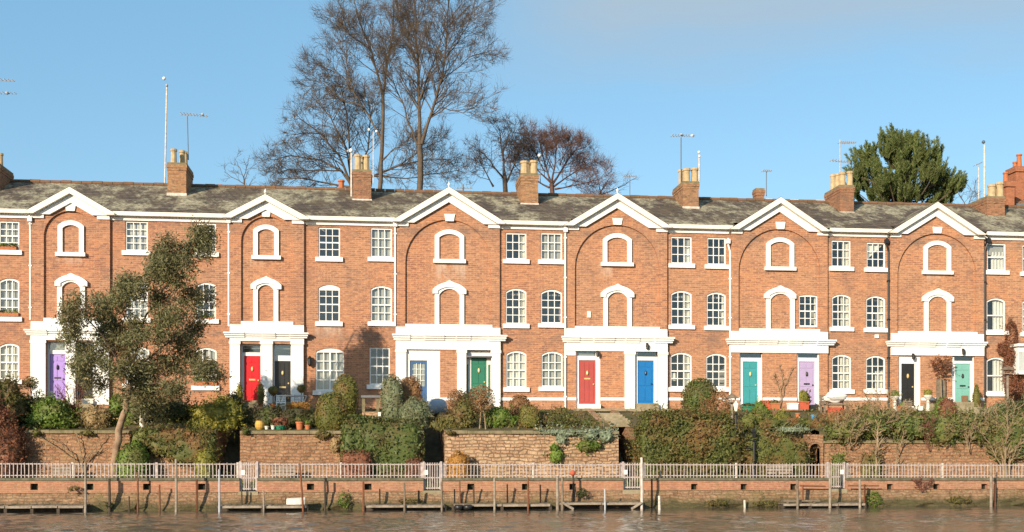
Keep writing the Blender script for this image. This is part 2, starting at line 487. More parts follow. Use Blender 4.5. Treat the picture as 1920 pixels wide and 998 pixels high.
M['olive'] = leaf('olive_leaf', (0.109, 0.102, 0.029), (0.189, 0.167, 0.051), (0.160, 0.102, 0.043), 1.8)
M['yellowg'] = leaf('yellow_green_leaf', (0.189, 0.189, 0.029), (0.319, 0.275, 0.051), (0.102, 0.116, 0.029), 2.2)
M['greygreen'] = leaf('grey_green_leaf', (0.138, 0.167, 0.087), (0.232, 0.254, 0.138), (0.145, 0.131, 0.065), 2.2)
M['silver'] = leaf('silver_leaf', (0.217, 0.275, 0.174), (0.348, 0.392, 0.275), (0.160, 0.174, 0.087), 3.0)
M['brownleaf'] = leaf('brown_leaf', (0.246, 0.123, 0.051), (0.362, 0.196, 0.087), (0.174, 0.094, 0.043), 2.2)
M['redleaf'] = leaf('red_brown_leaf', (0.189, 0.072, 0.041), (0.290, 0.116, 0.058), (0.116, 0.065, 0.036), 2.2)
M['tanleaf'] = leaf('tan_leaf', (0.348, 0.239, 0.116), (0.464, 0.319, 0.160), (0.232, 0.174, 0.072), 2.2)
M['orangeleaf'] = leaf('orange_brown_leaf', (0.348, 0.167, 0.036), (0.478, 0.239, 0.058), (0.261, 0.131, 0.029), 2.2)
M['grass'] = leaf('grass_blade', (0.087, 0.145, 0.029), (0.189, 0.246, 0.051), (0.203, 0.174, 0.058), 1.0)
M['soil'] = plain('garden_soil', (0.15, 0.11, 0.065), (0.075, 0.08, 0.03), 1.6, 0.95, 0.1, 0.6)
M['ground'] = plain('ground_earth', (0.12, 0.11, 0.06), (0.08, 0.09, 0.035), 0.3, 0.95, 0.1)
M['gravel'] = plain('path_tarmac', (0.16, 0.14, 0.115), (0.12, 0.105, 0.085), 3, 0.95, 0.1)
M['turf'] = plain('turf', (0.07, 0.10, 0.025), (0.12, 0.12, 0.045), 3, 0.95, 0.1)
M['steps'] = plain('step_stone', (0.34, 0.28, 0.19), (0.20, 0.17, 0.10), 3, 0.9, 0.1, 0.4)
M['statue'] = plain('white_stone', (0.66, 0.63, 0.56), (0.52, 0.48, 0.40), 6, 0.8)
M['cloth_blue'] = plain('pale_blue_cover', (0.33, 0.40, 0.47), (0.26, 0.31, 0.37), 4, 0.7)
M['cloth_white'] = plain('white_cover', (0.72, 0.70, 0.66), (0.60, 0.57, 0.52), 4, 0.8)
M['blue_plastic'] = plain('blue_plastic', (0.08, 0.27, 0.50), None, 5, 0.4, 0.5)
M['green_plastic'] = plain('green_plastic', (0.02, 0.20, 0.11), None, 5, 0.4, 0.5)
t = NT('window_glass')
fr = t.n('ShaderNodeLayerWeight'); fr.inputs['Blend'].default_value = 0.5
tr = t.n('ShaderNodeBsdfTransparent'); tr.inputs['Color'].default_value = (0.86, 0.88, 0.86, 1)
gl = t.n('ShaderNodeBsdfGlossy'); gl.inputs['Roughness'].default_value = 0.04
mx = t.n('ShaderNodeMixShader')
t.l(t.math('ADD', t.math('MULTIPLY', t.math('POWER', fr.outputs['Facing'], 4.0), 0.7), 0.12), mx.inputs[0])
t.l(tr.outputs[0], mx.inputs[1]); t.l(gl.outputs[0], mx.inputs[2]); t.l(mx.outputs[0], t.out.inputs['Surface'])
M['glass'] = t.m
t = NT('river_water')
h1 = t.noise(5.0, 4, 0.6, None, (0.6, 1.2, 1))
h2 = t.noise(0.16, 3, 0.5, None, (0.5, 1.2, 1))
cw = t.mix(t.ramp(h2, 0.35, 0.7), (0.085, 0.067, 0.048), (0.115, 0.092, 0.066))
t.bump(h1, 0.35, 0.03)
M['water'] = t.done(cw, 0.06, 0.5)
# ---------------------------------------------------------------- ground, path, water
mb = MB()
prof = [(-9.66, ZPATH - 0.04), (-7.2, ZPATH - 0.04), (-7.0, ZPATH - 0.04), (0.4, ZPATH - 0.04), (0.6, ZG - 0.06), (9, ZG - 0.06), (40, ZG + 1.0), (200, ZG + 2), (3000, ZG + 4)]
xs = [-1500, -300, -60, -40, -20, 0, 20, 40, 60, 300, 1500]
for i in range(len(prof) - 1):
    for j in range(len(xs) - 1):
        (y0, z0), (y1, z1) = prof[i], prof[i + 1]
        mb.quad((xs[j], y0, z0), (xs[j + 1], y0, z0), (xs[j + 1], y1, z1), (xs[j], y1, z1))
struct(mb, 'ground', M['ground'])
mb = MB().box(-60, 60, -9.64, -8.15, ZPATH - 0.03, ZPATH + 0.02)
struct(mb, 'path', M['gravel'])
mb = MB()
for j in range(40):
    a, b = -45 + j * 2.25, -45 + (j + 1) * 2.25
    mb.quad((a, -8.2, ZPATH + 0.01), (b, -8.2, ZPATH + 0.01), (b, -7.8, ZPATH + 0.16), (a, -7.8, ZPATH + 0.16))
    mb.quad((a, -7.8, ZPATH + 0.16), (b, -7.8, ZPATH + 0.16), (b, -7.3, ZPATH + 0.2), (a, -7.3, ZPATH + 0.2))
struct(mb, 'grass_verge', M['turf'])
mb = MB()
for (x0, x1, y0, y1) in ((-1500, 1500, -1500, -36), (-1500, -30, -36, -9.9), (26, 1500, -36, -9.9)):
    mb.quad((x0, y0, 0), (x1, y0, 0), (x1, y1, 0), (x0, y1, 0))
gx = np.linspace(-30, 26, 560); gy = -9.9 - 26.1 * np.linspace(0, 1, 370)
GX, GY = np.meshgrid(gx, gy)
H = np.zeros_like(GX)
rw = np.random.RandomState(12)
for k in range(46):
    wl = np.exp(rw.uniform(np.log(.32), np.log(2.2))); th = rw.normal(math.pi * .5, .5)
    ph = rw.uniform(0, 6.3)
    H += 0.0105 * wl ** .85 * np.sin((GX * math.cos(th) + GY * math.sin(th)) * 2 * math.pi / wl + ph + .9 * np.sin(GX * .37 + ph) + .7 * np.sin(GY * .5 + GX * .2 + 2 * ph))
gust = .55 + .45 * np.sin(GX * .11 + GY * .31 + 1.0) * np.sin(GX * .05 - GY * .17)
calm = np.clip((-9.0 - GY) / 14.0, 0.2, 1.0)
edge = np.clip((GX + 30) / 2, 0, 1) * np.clip((26 - GX) / 2, 0, 1) * np.clip((GY + 36) / 2, 0, 1)
H *= gust * calm * edge
V_ = np.stack([GX, GY, H], 2).reshape(-1, 3)
nx_, ny_ = len(gx), len(gy)
q_ = (np.arange(ny_ - 1)[:, None] * nx_ + np.arange(nx_ - 1)[None]).reshape(-1)
mb.add(V_.tolist(), np.stack([q_, q_ + nx_, q_ + nx_ + 1, q_ + 1], 1).tolist())
rv = struct(mb, 'river', M['water'])
rv.data.polygons.foreach_set('use_smooth', [True] * len(rv.data.polygons))

# ---------------------------------------------------------------- terrace of houses
YB = -0.12                         # gable block face
EZT, EZB, EZM = Z(960, 416.5), Z(960, 430), Z(960, 423)
YRG = 4.0
ZRG = Z(1000, 366, YRG)
SL = (ZRG - EZT) / (YRG + 0.30)
ZBASE = ZG - 0.25
def winloop(w, y):
    x0, x1 = X(w['x'][0], y), X(w['x'][1], y)
    xm = (w['x'][0] + w['x'][1]) / 2
    zt, zb = Z(xm, w['y'][0], y), Z(xm, w['y'][1], y)
    return head(x0, x1, zb, zt, w.get('rise', 0) * (x1 - x0)), (x0, x1, zb, zt)
def make_window(par, w, y):
    L, (x0, x1, zb, zt) = winloop(w, y)
    rise = w.get('rise', 0) * (x1 - x0)
    yf = y + 0.045
    win = MB()
    win.add([(px, yf + 0.045, pz) for px, pz in L], tess([L]))
    win = win.build('window', M['glass'], par)
    fm = MB()
    fw = 0.055
    L2 = head(x0 + fw, x1 - fw, zb + fw * 1.2, zt - fw * (1.5 if rise else 1.1), max(0, rise - fw * 0.5) if rise else 0)
    fm.ring(L, L2, yf, yf + 0.07)
    xa, xb, za, zc_ = x0 + fw, x1 - fw, zb + fw * 1.2, zt - fw
    nc, nr = w.get('grid', (3, 4))
    def topz(xx):
        if not rise: return zc_
        q = (xx - (x0 + x1) / 2) / ((x1 - x0) / 2)
        return zt - rise * q * q - fw * 0.8
    bw = 0.016
    for i in range(1, nc):
        xx = xa + (xb - xa) * i / nc
        t_ = bw * (2.2 if (w.get('casement') and i == nc // 2) else 1)
        fm.box(xx - t_, xx + t_, yf + 0.012, yf + 0.055, za, topz(xx))
    zt2 = zt - rise * 0.6 - fw
    for j in range(1, nr):
        zz = za + (zt2 - za) * j / nr
        t_ = bw * (1.7 if j * 2 == nr or w.get('rail') == j else 1)
        fm.box(xa, xb, yf + 0.016 - 0.001 * (t_ > bw), yf + 0.052, zz - t_, zz + t_)
    if w.get('tophead'):
        Lh = head(x0 + 0.02, x1 - 0.02, zt - rise - w['tophead'], zt - 0.01, rise)
        fm.prism(Lh, yf - 0.004, yf + 0.05)
    fm.build('frame', M['white'], win)
    if w.get('sill', True):
        e = 0.13
        MB().box(x0 - e, x1 + e, y - 0.11, y + 0.05, zb - 0.19, zb + 0.005).build('sill', M['white'], win)
    for (kind, f0, f1, g0, g1, mat) in w.get('cur', []):
        c = MB()
        nn = 14
        ex = 0.12
        wx0, wx1 = x0 - 0.04, x1 + 0.04
        if kind == 'swag':      # tied back: a diagonal edge
            pts_t = [(wx0 + (wx1 - wx0) * q / nn) for q in range(nn + 1)]
            for q in range(nn):
                fa, fb = q / nn, (q + 1) / nn
                za_, zb_ = zb + (zt - zb) * (f0 + (f1 - f0) * fa), zb + (zt - zb) * (f0 + (f1 - f0) * fb)
                ya, yb2 = y + 0.2 + 0.025 * math.sin(fa * 26), y + 0.2 + 0.025 * math.sin(fb * 26)
                c.quad((pts_t[q], ya, za_), (pts_t[q + 1], yb2, zb_), (pts_t[q + 1], yb2, zt), (pts_t[q], ya, zt))
        else:
            for q in range(nn):
                fa, fb = f0 + (f1 - f0) * q / nn, f0 + (f1 - f0) * (q + 1) / nn
                amp = 0.0 if kind == 'blind' else 0.01 if kind == 'full' else 0.03
                ya, yb2 = y + 0.2 + amp * math.sin(fa * 40), y + 0.2 + amp * math.sin(fb * 40)
                z0_, z1_ = zb + (zt - zb) * g0, zb + (zt - zb) * g1
                c.quad((wx0 + (wx1 - wx0) * fa, ya, z0_), (wx0 + (wx1 - wx0) * fb, yb2, z0_), (wx0 + (wx1 - wx0) * fb, yb2, z1_), (wx0 + (wx1 - wx0) * fa, ya, z1_))
        c.build('roller_blind' if kind == 'blind' else 'curtain', M[mat], win)
    return win
def make_door(par, d):
    y = YB
    cx0, cx1, cyt, cyb = d['case']
    xm = (cx0 + cx1) / 2
    y2 = y + d.get('deep', 0.10)
    sx0, sx1, syt, syb = d['slab']
    x0, x1, zt, zb = X(sx0, y2), X(sx1, y2), Z(xm, syt, y2), Z(xm, syb, y2)
    m = MB().box(x0, x1, y2 + 0.05, y2 + 0.10, zb, zt)
    W, H = x1 - x0, zt - zb
    st = d.get('style', 'panel')
    if st == 'glazed':
        m = MB()
        m.box(x0, x0 + 0.11, y2 + 0.05, y2 + 0.1, zb, zt); m.box(x1 - 0.11, x1, y2 + 0.05, y2 + 0.1, zb, zt)
        m.box(x0 + 0.11, x1 - 0.11, y2 + 0.05, y2 + 0.1, zt - 0.13, zt); m.box(x0 + 0.11, x1 - 0.11, y2 + 0.05, y2 + 0.1, zb, zb + H * 0.36)
    else:
        cols, rows = (2, [(0.06, 0.36), (0.42, 0.80), (0.85, 0.95)]) if st == 'panel' else (3, [(0.05, 0.95)])
        for c in range(cols):
            for r0, r1 in rows:
                a = x0 + W * (0.09 + c * (0.84 / cols)); b = a + W * (0.84 / cols - 0.05)
                m.box(a, b, y2 + 0.032, y2 + 0.052, zb + H * r0, zb + H * r1)
    dr = m.build('door', M[d['mat']], par)
    if d.get('label'): dr['label'] = d['label']
    fr = MB()
    outer = head(X(cx0, y2), X(cx1, y2), Z(xm, cyb, y2) - 0.02, Z(xm, cyt, y2) + 0.004)
    holes = [head(x0, x1, zb, zt)]
    t = d.get('transom')
    if t:
        holes.append(head(X(t[0], y2), X(t[1], y2), Z(xm, t[3], y2), Z(xm, t[2], y2)))
    fr.wall(outer, holes, y2 - 0.001, 0.05)
    fr.build('door_frame', M['white'], dr)
    if t:
        (a, zb_), (b, _), (_, zt_), _ = holes[1]
        MB().box(a, b, y2 + 0.045, y2 + 0.07, zb_, zt_).build('transom_window', M['glass'], dr)
        if t[4] if len(t) > 4 else False:
            MB().box(a, b, y2 + 0.09, y2 + 0.10, zb_, zt_).build('transom_blind', M[t[4]], dr)
    if st == 'glazed':
        gx0, gx1, gz0, gz1 = x0 + 0.11, x1 - 0.11, zb + H * 0.36, zt - 0.13
        MB().box(gx0, gx1, y2 + 0.07, y2 + 0.08, gz0, gz1).build('door_glass', M['glass'], dr)
        MB().box(gx0, gx1, y2 + 0.12, y2 + 0.13, gz0, gz1).build('curtain', M['net'], dr)
        g = MB()
        for i in (1, 2):
            xx = gx0 + (gx1 - gx0) * i / 3; g.box(xx - 0.012, xx + 0.012, y2 + 0.055, y2 + 0.075, gz0, gz1)
        for i in (1, 2, 3):
            zz = gz0 + (gz1 - gz0) * i / 4; g.box(gx0, gx1, y2 + 0.056, y2 + 0.074, zz - 0.012, zz + 0.012)
        g.build('glazing_bars', M['white'], dr)
    else:
        fit = M[d.get('fit', 'brass')]
        xc = (x0 + x1) / 2
        if d.get('letter', True):
            MB().box(xc - 0.14, xc + 0.14, y2 + 0.018, y2 + 0.034, zb + H * d.get('lz', 0.48) - 0.035, zb + H * d.get('lz', 0.48) + 0.035).build('letterbox', fit, dr)
        MB().lathe(xc, y2 + 0.015, [(0.03, zb + H * 0.66), (0.055, zb + H * 0.69), (0.05, zb + H * 0.74), (0.025, zb + H * 0.76)], 8).build('door_knocker', fit, dr)
        MB().box(x1 - 0.13, x1 - 0.07, y2 - 0.0, y2 + 0.034, zb + H * 0.44, zb + H * 0.44 + 0.06).build('door_knob', fit, dr)
    # step
    MB().box(X(cx0, y) + 0.05, X(cx1, y) - 0.05, y - 0.30, y + 0.05, ZBASE, zb - 0.01).build('doorstep', M['steps'] if d.get('stone', True) else M['white'], par)
    return outer
def house(h):
    root = thing('terraced_house', h['label'], 'house', (X((h['u0'] + h['u1']) / 2), 4.0, ZBASE), 'gabled houses of the brick terrace')
    ux0, ux1 = X(h['u0']), X(h['u1'])
    g = h.get('gable')
    segs = []
    if g:
        bl, br = X(g['block'][0]), X(g['block'][1])
        segs = [(ux0, bl), (br, ux1)]
    else:
        segs = [(ux0, ux1)]
    wm = MB()
    EW = EZT - 0.05
    for (a, b) in segs:
        holes = []
        for w in h['windows']:
            if w.get('in_gable'): continue
            L, (x0, x1, zb, zt) = winloop(w, 0)
            if a <= (x0 + x1) / 2 <= b: holes.append(L)
        wm.wall([(a, ZBASE - 0.4), (b, ZBASE - 0.4), (b, EW), (a, EW)], holes, 0.0, 0.13)
    doors_out = []
    if g:
        c = g['c']
        # gable block front with arch recess and door openings
        px_, pz_ = X(c, YB), Z(c, g['ped'][1][1] + 6, YB)
        bl, br = X(g['block'][0], YB), X(g['block'][1], YB)
        rl, rr = X(g['rec'][0], YB), X(g['rec'][1], YB)
        zrt = Z(c, g['rec'][2], YB)
        zrb = Z(c, (g['upper'][2] + g['corn'][2]) / 2, YB)
        arch = head(rl, rr, zrb, zrt, min((rr - rl) / 2, g.get('arise', 9)), 20)
        holes = [arch]
        for d in g['doors']:
            cx0, cx1, cyt, cyb = d['case']
            xm = (cx0 + cx1) / 2
            holes.append(head(X(cx0, YB), X(cx1, YB), Z(xm, cyb, YB) - 0.02, Z(xm, cyt, YB)))
        wm.wall([(bl, ZBASE - 0.4), (br, ZBASE - 0.4), (br, EW), (px_, pz_), (bl, EW)], holes, YB, 0.105)
        for d in g['doors']:
            if d.get('deep', 0.1) > 0.105:
                cx0, cx1, cyt, cyb = d['case']; xm = (cx0 + cx1) / 2
        # recessed panel behind the arch
        ph = []
        for w in h['windows']:
            if w.get('in_gable'):
                ph.append(winloop(w, YB + 0.1)[0])
        wm.wall([(rl - 0.05, zrb - 0.1), (rr + 0.05, zrb - 0.1), (rr + 0.05, zrt + 0.05), (rl - 0.05, zrt + 0.05)], ph, YB + 0.1, 0.13)
        for s_, q in ((bl, -1), (br, 1)):
            wm.quad((s_, YB, ZBASE - 0.4), (s_, 0.02, ZBASE - 0.4), (s_, 0.02, EW), (s_, YB, EW))
    # back and party walls
    wm.quad((ux1, 8, ZBASE - 0.4), (ux0, 8, ZBASE - 0.4), (ux0, 8, EW), (ux1, 8, EW))
    for s_ in (ux0 + 0.004, ux1 - 0.004):
        wm.add([(s_, 0.003, ZBASE - 0.4), (s_, 8, ZBASE - 0.4), (s_, 8, EW), (s_, YRG, ZRG - 0.15), (s_, 0.003, EW)], [(0, 1, 2, 3, 4)])
    wm.build('wall', M['brick'], root)
    rm = MB().box(ux0 + 0.02, ux1 - 0.02, 1.3, 1.35, ZBASE, EW)
    for z_ in (ZG + 2.75, ZG + 5.3):
        rm.box(ux0 + 0.02, ux1 - 0.02, 0.3, 1.29, z_ - 0.1, z_)
    rm.build('room_lining', M['room'], root)
    # roof
    r = MB()
    e0, e1 = -0.30, 8.3
    ov = 0.0
    r.add([(ux0, YRG, ZRG), (ux1, YRG, ZRG), (ux1, e1, EZT), (ux0, e1, EZT)], [(0, 1, 2, 3)])
    def slope(a, b, y_):
        z_ = EZT + (y_ + 0.3) * SL
        r.add([(a, y_, z_), (b, y_, z_), (b, YRG, ZRG), (a, YRG, ZRG)], [(0, 1, 2, 3)])
    if g:
        slope(ux0, X(g['ped'][0][0], e0) + 0.4, e0); slope(X(g['ped'][2][0], e0) - 0.4, ux1, e0)
        slope(X(g['ped'][0][0], e0) + 0.4, X(g['ped'][2][0], e0) - 0.4, 0.2)
    else:
        slope(ux0, ux1, e0)
    if g:
        (lx, ly), (ax, ay), (rx, ry) = g['ped']
        yp = -0.45
        A = Vector((X(lx, yp), yp, Z(lx, ly, yp))); B = Vector((X(ax, yp), yp, Z(ax, ay, yp))); C_ = Vector((X(rx, yp), yp, Z(rx, ry, yp)))
        zl = (A.z + C_.z) / 2
        A.z = C_.z = zl
        yv = (B.z - EZT) / SL - 0.3
        yv = min(yv, YRG + 0.6)
        yl = max(-0.3, (zl - EZT) / SL - 0.3)
        r.add([(A.x, yp, A.z + 0.02), (B.x, yp, B.z + 0.02), (B.x, yv, B.z + 0.02), (A.x, yl, A.z + 0.02)], [(0, 1, 2, 3)])
        r.add([(B.x, yp, B.z + 0.02), (C_.x, yp, C_.z + 0.02), (C_.x, yl, C_.z + 0.02), (B.x, yv, B.z + 0.02)], [(0, 1, 2, 3)])
    r.build('roof', M['slate'], root)
    rt = MB()
    n = max(2, int((ux1 - ux0) / 0.45))
    for i in range(n):
        a, b = ux0 + (ux1 - ux0) * i / n, ux0 + (ux1 - ux0) * (i + 1) / n
        dz = 0.012 * math.sin(i * 2.1 + ux0)
        rt.tube([(a, YRG, ZRG + 0.02 + dz), (b - 0.02, YRG, ZRG + 0.02 + dz)], 0.10, 8)
    rt.build('ridge_tiles', M['ridge'], root)
    # eaves cornice: gutter and frieze, returning on to the gable block
    def strip(a, b, yo=0.0):
        c_ = MB().box(a, b, -0.07 + yo, 0.001 + yo, EZB, EZM)
        c_.build('frieze', M['white'], root)
        MB().box(a, b, -0.30 + yo * 0.3, 0.002 + yo, EZM + 0.004, EZT + 0.015).build('gutter', M['cream'], root)
    if g:
        for (a, b), s_ in zip(segs, (1, -1)):
            if b - a > 0.1: strip(a, b)
        bl, br = X(g['block'][0], YB), X(g['block'][1], YB)
        cl = MB().box(bl - 0.002, bl + g.get('ret', 0.52), YB - 0.075, YB + 0.01, EZB - 0.003, EZM - 0.02)
        cl.build('frieze', M['white'], root)
        MB().box(br - g.get('ret', 0.52), br + 0.002, YB - 0.075, YB + 0.01, EZB - 0.003, EZM - 0.02).build('frieze', M['white'], root)
        # pediment: two raking bands
        T1, T2 = g.get('t', (0.27, 0.36))
        def rake(y0, y1, off, th, inset=0.0):
            m_ = MB()
            ki = (B.z - zl) / (C_.x - B.x)
            for sx, (E, s2) in ((1, (A, 1)), (-1, (C_, -1))):
                ex = E.x + inset * s2
                ez = zl + inset * ki
                lo = [(ex, ez - off), (B.x, B.z - off), (B.x, B.z - off - th), (ex, ez - off - th)]
                bot = EZM - 0.015
                # clip the band's foot level with the gutter
                pts = []
                zb_ = bot
                if lo[3][1] < zb_:
                    kx = (zb_ - (B.z - off - th)) / ((ez - off - th) - (B.z - off - th))
                    xi = B.x + (ex - B.x) * kx
                    if lo[0][1] > zb_:
                        pts = [lo[0], lo[1], lo[2], (xi, zb_), (ex, zb_)]
                    else:
                        kx2 = (zb_ - (B.z - off)) / ((ez - off) - (B.z - off))
                        pts = [(B.x + (ex - B.x) * kx2, zb_), lo[1], lo[2], (xi, zb_)]
                else:
                    pts = lo
                if s2 == 1: pts = pts[::-1]
                m_.prism(pts, y0, y1)
            return m_
        pd = rake(-0.26, YB + 0.01, T1 + 0.004, T2, 0.25).build('pediment', M['white'], root)
        rake(-0.46, YB + 0.012, 0.0, T1, 0.0).build('cornice_moulding', M['cream'], pd)
        # finial
        if g.get('finial', True):
            MB().lathe(B.x, -0.35, [(0.04, B.z - 0.02), (0.03, B.z + 0.06), (0.06, B.z + 0.11), (0.05, B.z + 0.16), (0.015, B.z + 0.22), (0.006, B.z + 0.27)], 8).build('finial', M['white'], root)
        # keystone
        kx0, kx1, ky0, ky1 = g['key']
        za, zb_ = Z(c, ky0, YB), Z(c, ky1, YB)
        a, b = X(kx0, YB), X(kx1, YB)
        q = (b - a) * 0.12
        MB().prism([(a + q, zb_), (b - q, zb_), (b, za), (a, za)], YB - 0.06, YB + 0.1).build('keystone', M['white'], root)
        # blind windows on the recessed face
        yr = YB + 0.1
        x0, x1, yt, ys, s0, s1 = g['bu']
        a, b, zt, zs = X(x0, yr), X(x1, yr), Z(c, yt, yr), Z(c, ys, yr)
        rs = (b - a) * 0.21
        fw = 0.20
        O = head(a, b, zs, zt, rs, 10); I = head(a + fw, b - fw, zs + 0.001, zt - 0.20, rs * 0.6, 10)
        bw_ = MB().ring(O, I, yr - 0.09, yr + 0.005).build('blind_window', M['white'], root)
        MB().box(X(s0, yr), X(s1, yr), yr - 0.16, yr + 0.005, zs - 0.17, zs - 0.002).build('sill', M['white'], bw_)
        x0, x1, yt, ys, s0, s1 = g['bl']       # hood outer, apex, bottom, jamb outer
        a, b, zt, zs = X(s0, yr), X(s1, yr), Z(c, yt, yr), Z(c, ys, yr)
        rs = (b - a) * 0.28
        O = head(a, b, zs, zt - 0.1, rs, 10); I = head(a + fw, b - fw, zs + 0.001, zt - 0.33, rs * 0.75, 10)
        bw_ = MB().ring(O, I, yr - 0.09, yr + 0.005).build('blind_window', M['white'], root)
        h0, h1 = X(x0, yr), X(x1, yr)
        hr = (h1 - h0) * 0.22
        zsp = zt - 0.05 - hr
        O = head(h0, h1, zsp, zt - 0.03, hr, 12)[2:]; I = head(h0 + 0.21, h1 - 0.21, zsp, zt - 0.25, hr - 0.14, 12)[2:]
        loop = O + I[::-1]
        hood = MB()
        n_ = len(O)
        for i in range(n_ - 1):
            hood.prism([O[i + 1], I[i + 1], I[i], O[i]][::1], yr - 0.15, yr + 0.004)
        hood.box(h0, h0 + 0.24, yr - 0.151, yr + 0.004, zsp - 0.17, zsp + 0.02); hood.box(h1 - 0.24, h1, yr - 0.151, yr + 0.004, zsp - 0.17, zsp + 0.02)
        xc = (h0 + h1) / 2
        hood.prism([(xc - 0.22, zt - 0.06), (xc + 0.22, zt - 0.06), (xc, zt + 0.05)], yr - 0.152, yr + 0.004)
        hood.build('hood_mould', M['white'], bw_)
        # porch entablature
        ux0_, ux1_, uy = g['upper']
        ex0, ex1, ey0, ey1 = g['corn']
        shx0, shx1, shy = g['should']
        en = MB()
        zc0, zc1 = Z(c, ey0, YB), Z(c, ey1, YB)
        en.box(X(ux0_, YB), X(ux1_, YB), YB - 0.05, YB + 0.11, zc0 - 0.05, Z(c, uy, YB))
        en.box(X(shx0, YB) + 0.003, X(shx1, YB) - 0.003, YB - 0.045, YB + 0.09, zc0 - 0.052, Z(c, shy, YB))
        zf = Z(c, g['fascia'], YB)
        en.box(X(shx0, YB) - 0.004, X(shx1, YB) + 0.004, YB - 0.07, YB + 0.02, zf, zc1 + 0.05)
        ent = en.build('porch_entablature', M['white'], root)
        co = MB()
        # moulded cornice, breaking forward over the pilasters
        hh = zc0 - zc1
        xl_, xr_ = X(g['breaks'][0][0], YB), X(g['breaks'][-1][1], YB)
        for (q0, q1, pj, ex) in ((0.0, .35, .10, 0), (.352, .7, .17, .035), (.702, 1.0, .24, .07)):
            co.box(xl_ - ex, xr_ + ex, YB - pj, YB, zc1 + hh * q0, zc1 + hh * q1)
            for bi, (a_, b_, pr) in enumerate(g['breaks']):
                if not pr: continue
                xa, xb = X(a_, YB) - (ex if bi == 0 else 0) - .002, X(b_, YB) + (ex if bi == len(g['breaks']) - 1 else 0) + .002
                co.box(xa, xb, YB - pj - 0.035, YB - pj + .01, zc1 + hh * q0 + .001, zc1 + hh * q1 - .001)
        co.build('cornice_moulding', M['white'], ent)
        for (a_, b_, t_, bt_) in g['pil']:
            p_ = MB().box(X(a_, YB), X(b_, YB), YB - 0.068, YB + 0.01, Z(c, bt_, YB) - 0.2, zf + 0.002)
            xw = X(b_, YB) - X(a_, YB)
            p_.box(X(a_, YB) - 0.03, X(b_, YB) + 0.03, YB - 0.10, YB, zf - 0.14, zf - 0.02)
            p_.build('pilaster', M['white'], root)
        for (a_, b_, t_, bt_) in g.get('panel', []):
            MB().box(X(a_, YB), X(b_, YB), YB - 0.02, YB + 0.01, Z(c, bt_, YB) - 0.2, Z(c, t_, YB)).build('painted_panel', M['white'], root)
        for d in g['doors']: make_door(root, d)
        for (a_, b_) in g.get('course', []):
            MB().box(X(a_, YB), X(b_, YB), YB - 0.035, YB + 0.01, Z(c, 750, YB) - 0.03, Z(c, 747, YB) + 0.03).build('string_course', M['white'], root)
        for (lx_, ly_) in g.get('lamps', []):
            p = PT(lx_, ly_, YB - 0.15)
            MB().box(p.x - 0.05, p.x + 0.05, YB - 0.08, YB - 0.05, p.z + 0.02, p.z + 0.16).lathe(p.x, YB - 0.15, [(0.03, p.z - 0.14), (0.07, p.z - 0.1), (0.085, p.z + 0.06), (0.02, p.z + 0.14)], 8).build('porch_lamp', M['black'], root)
    else:
        strip(ux0, ux1)
    for (a_, b_) in h.get('course', []):
        xm = (a_ + b_) / 2
        MB().box(X(a_), X(b_), -0.035, 0.004, Z(xm, 750) - 0.03, Z(xm, 747) + 0.03).build('string_course', M['white'], root)
    for w in h['windows']:
        make_window(root, w, YB + 0.1 if w.get('in_gable') else 0.0)
    for (px_, y0_, y1_, mt, off) in h.get('pipes', []):
        xx = X(px_, -0.10)
        zt = Z(px_, y0_, -0.1)
        pts = [(xx + off, -0.2, zt + 0.12), (xx + off, -0.14, zt - 0.12), (xx, -0.10 if off else -0.10, zt - 0.5), (xx, -0.10, Z(px_, y1_, -0.1))]
        p_ = MB().tube(pts, 0.045, 8)
        p_.box(xx + off - 0.09, xx + off + 0.09, -0.25, -0.08, zt - 0.14, zt + 0.06)
        z_ = Z(px_, y1_, -0.1)
        while z_ < zt - 0.6:
            p_.box(xx - 0.065, xx + 0.065, -0.15, -0.03, z_ + 0.5, z_ + 0.56); z_ += 1.8
        p_.build('downpipe', M[mt], root)
    ch = h.get('chimney')
    if ch: chimney(ch, root)
    for f in h.get('extra', []): f(root)
    return root
def chimney(ch, root):
    x0p, x1p, ybase, ytop, pots = ch['x0'], ch['x1'], ch['base'], ch['top'], ch['pots']
    y = ch.get('Y', 2.4); dp = ch.get('dp', 1.9)
    xm = (x0p + x1p) / 2
    x0, x1, zb, zt = X(x0p, y), X(x1p, y), Z(xm, ybase, y), Z(xm, ytop, y)
    m = MB().box(x0, x1, y, y + dp, zb - 0.9, zt - 0.36)
    m.box(x0 - 0.02, x1 + 0.02, y - 0.02, y + dp + 0.02, zt - 0.36, zt - 0.24)
    m.box(x0 - 0.04, x1 + 0.04, y - 0.04, y + dp + 0.04, zt - 0.24, zt - 0.10)
    c = m.build('chimney', M['brick_chimney'], root)
    MB().box(x0 - 0.02, x1 + 0.02, y - 0.02, y + dp + 0.02, zt - 0.098, zt).build('flaunching', M['coping'], c)
    MB().box(x0 - 0.03, x1 + 0.03, y - 0.04, y + 0.05, zb - 0.04, zb + 0.09).build('flashing', M['white_old'], c)
    for (pa, pb, py, fy) in pots:
        yy = y + dp * fy
        xa, xb = X(pa, yy), X(pb, yy)
        r_ = (xb - xa) / 2
        zp = Z((pa + pb) / 2, py, yy)
        MB().lathe((xa + xb) / 2, yy, [(r_ * 1.12, zt - 0.02), (r_ * 1.05, zt + 0.05), (r_, zt + 0.1), (r_ * 0.92, zp - 0.12), (r_ * 1.12, zp - 0.10), (r_ * 1.12, zp), (r_ * 0.75, zp - 0.001), (r_ * 0.7, zp - 0.2)], 10).build('chimney_pot', M['pot_buff'], c)

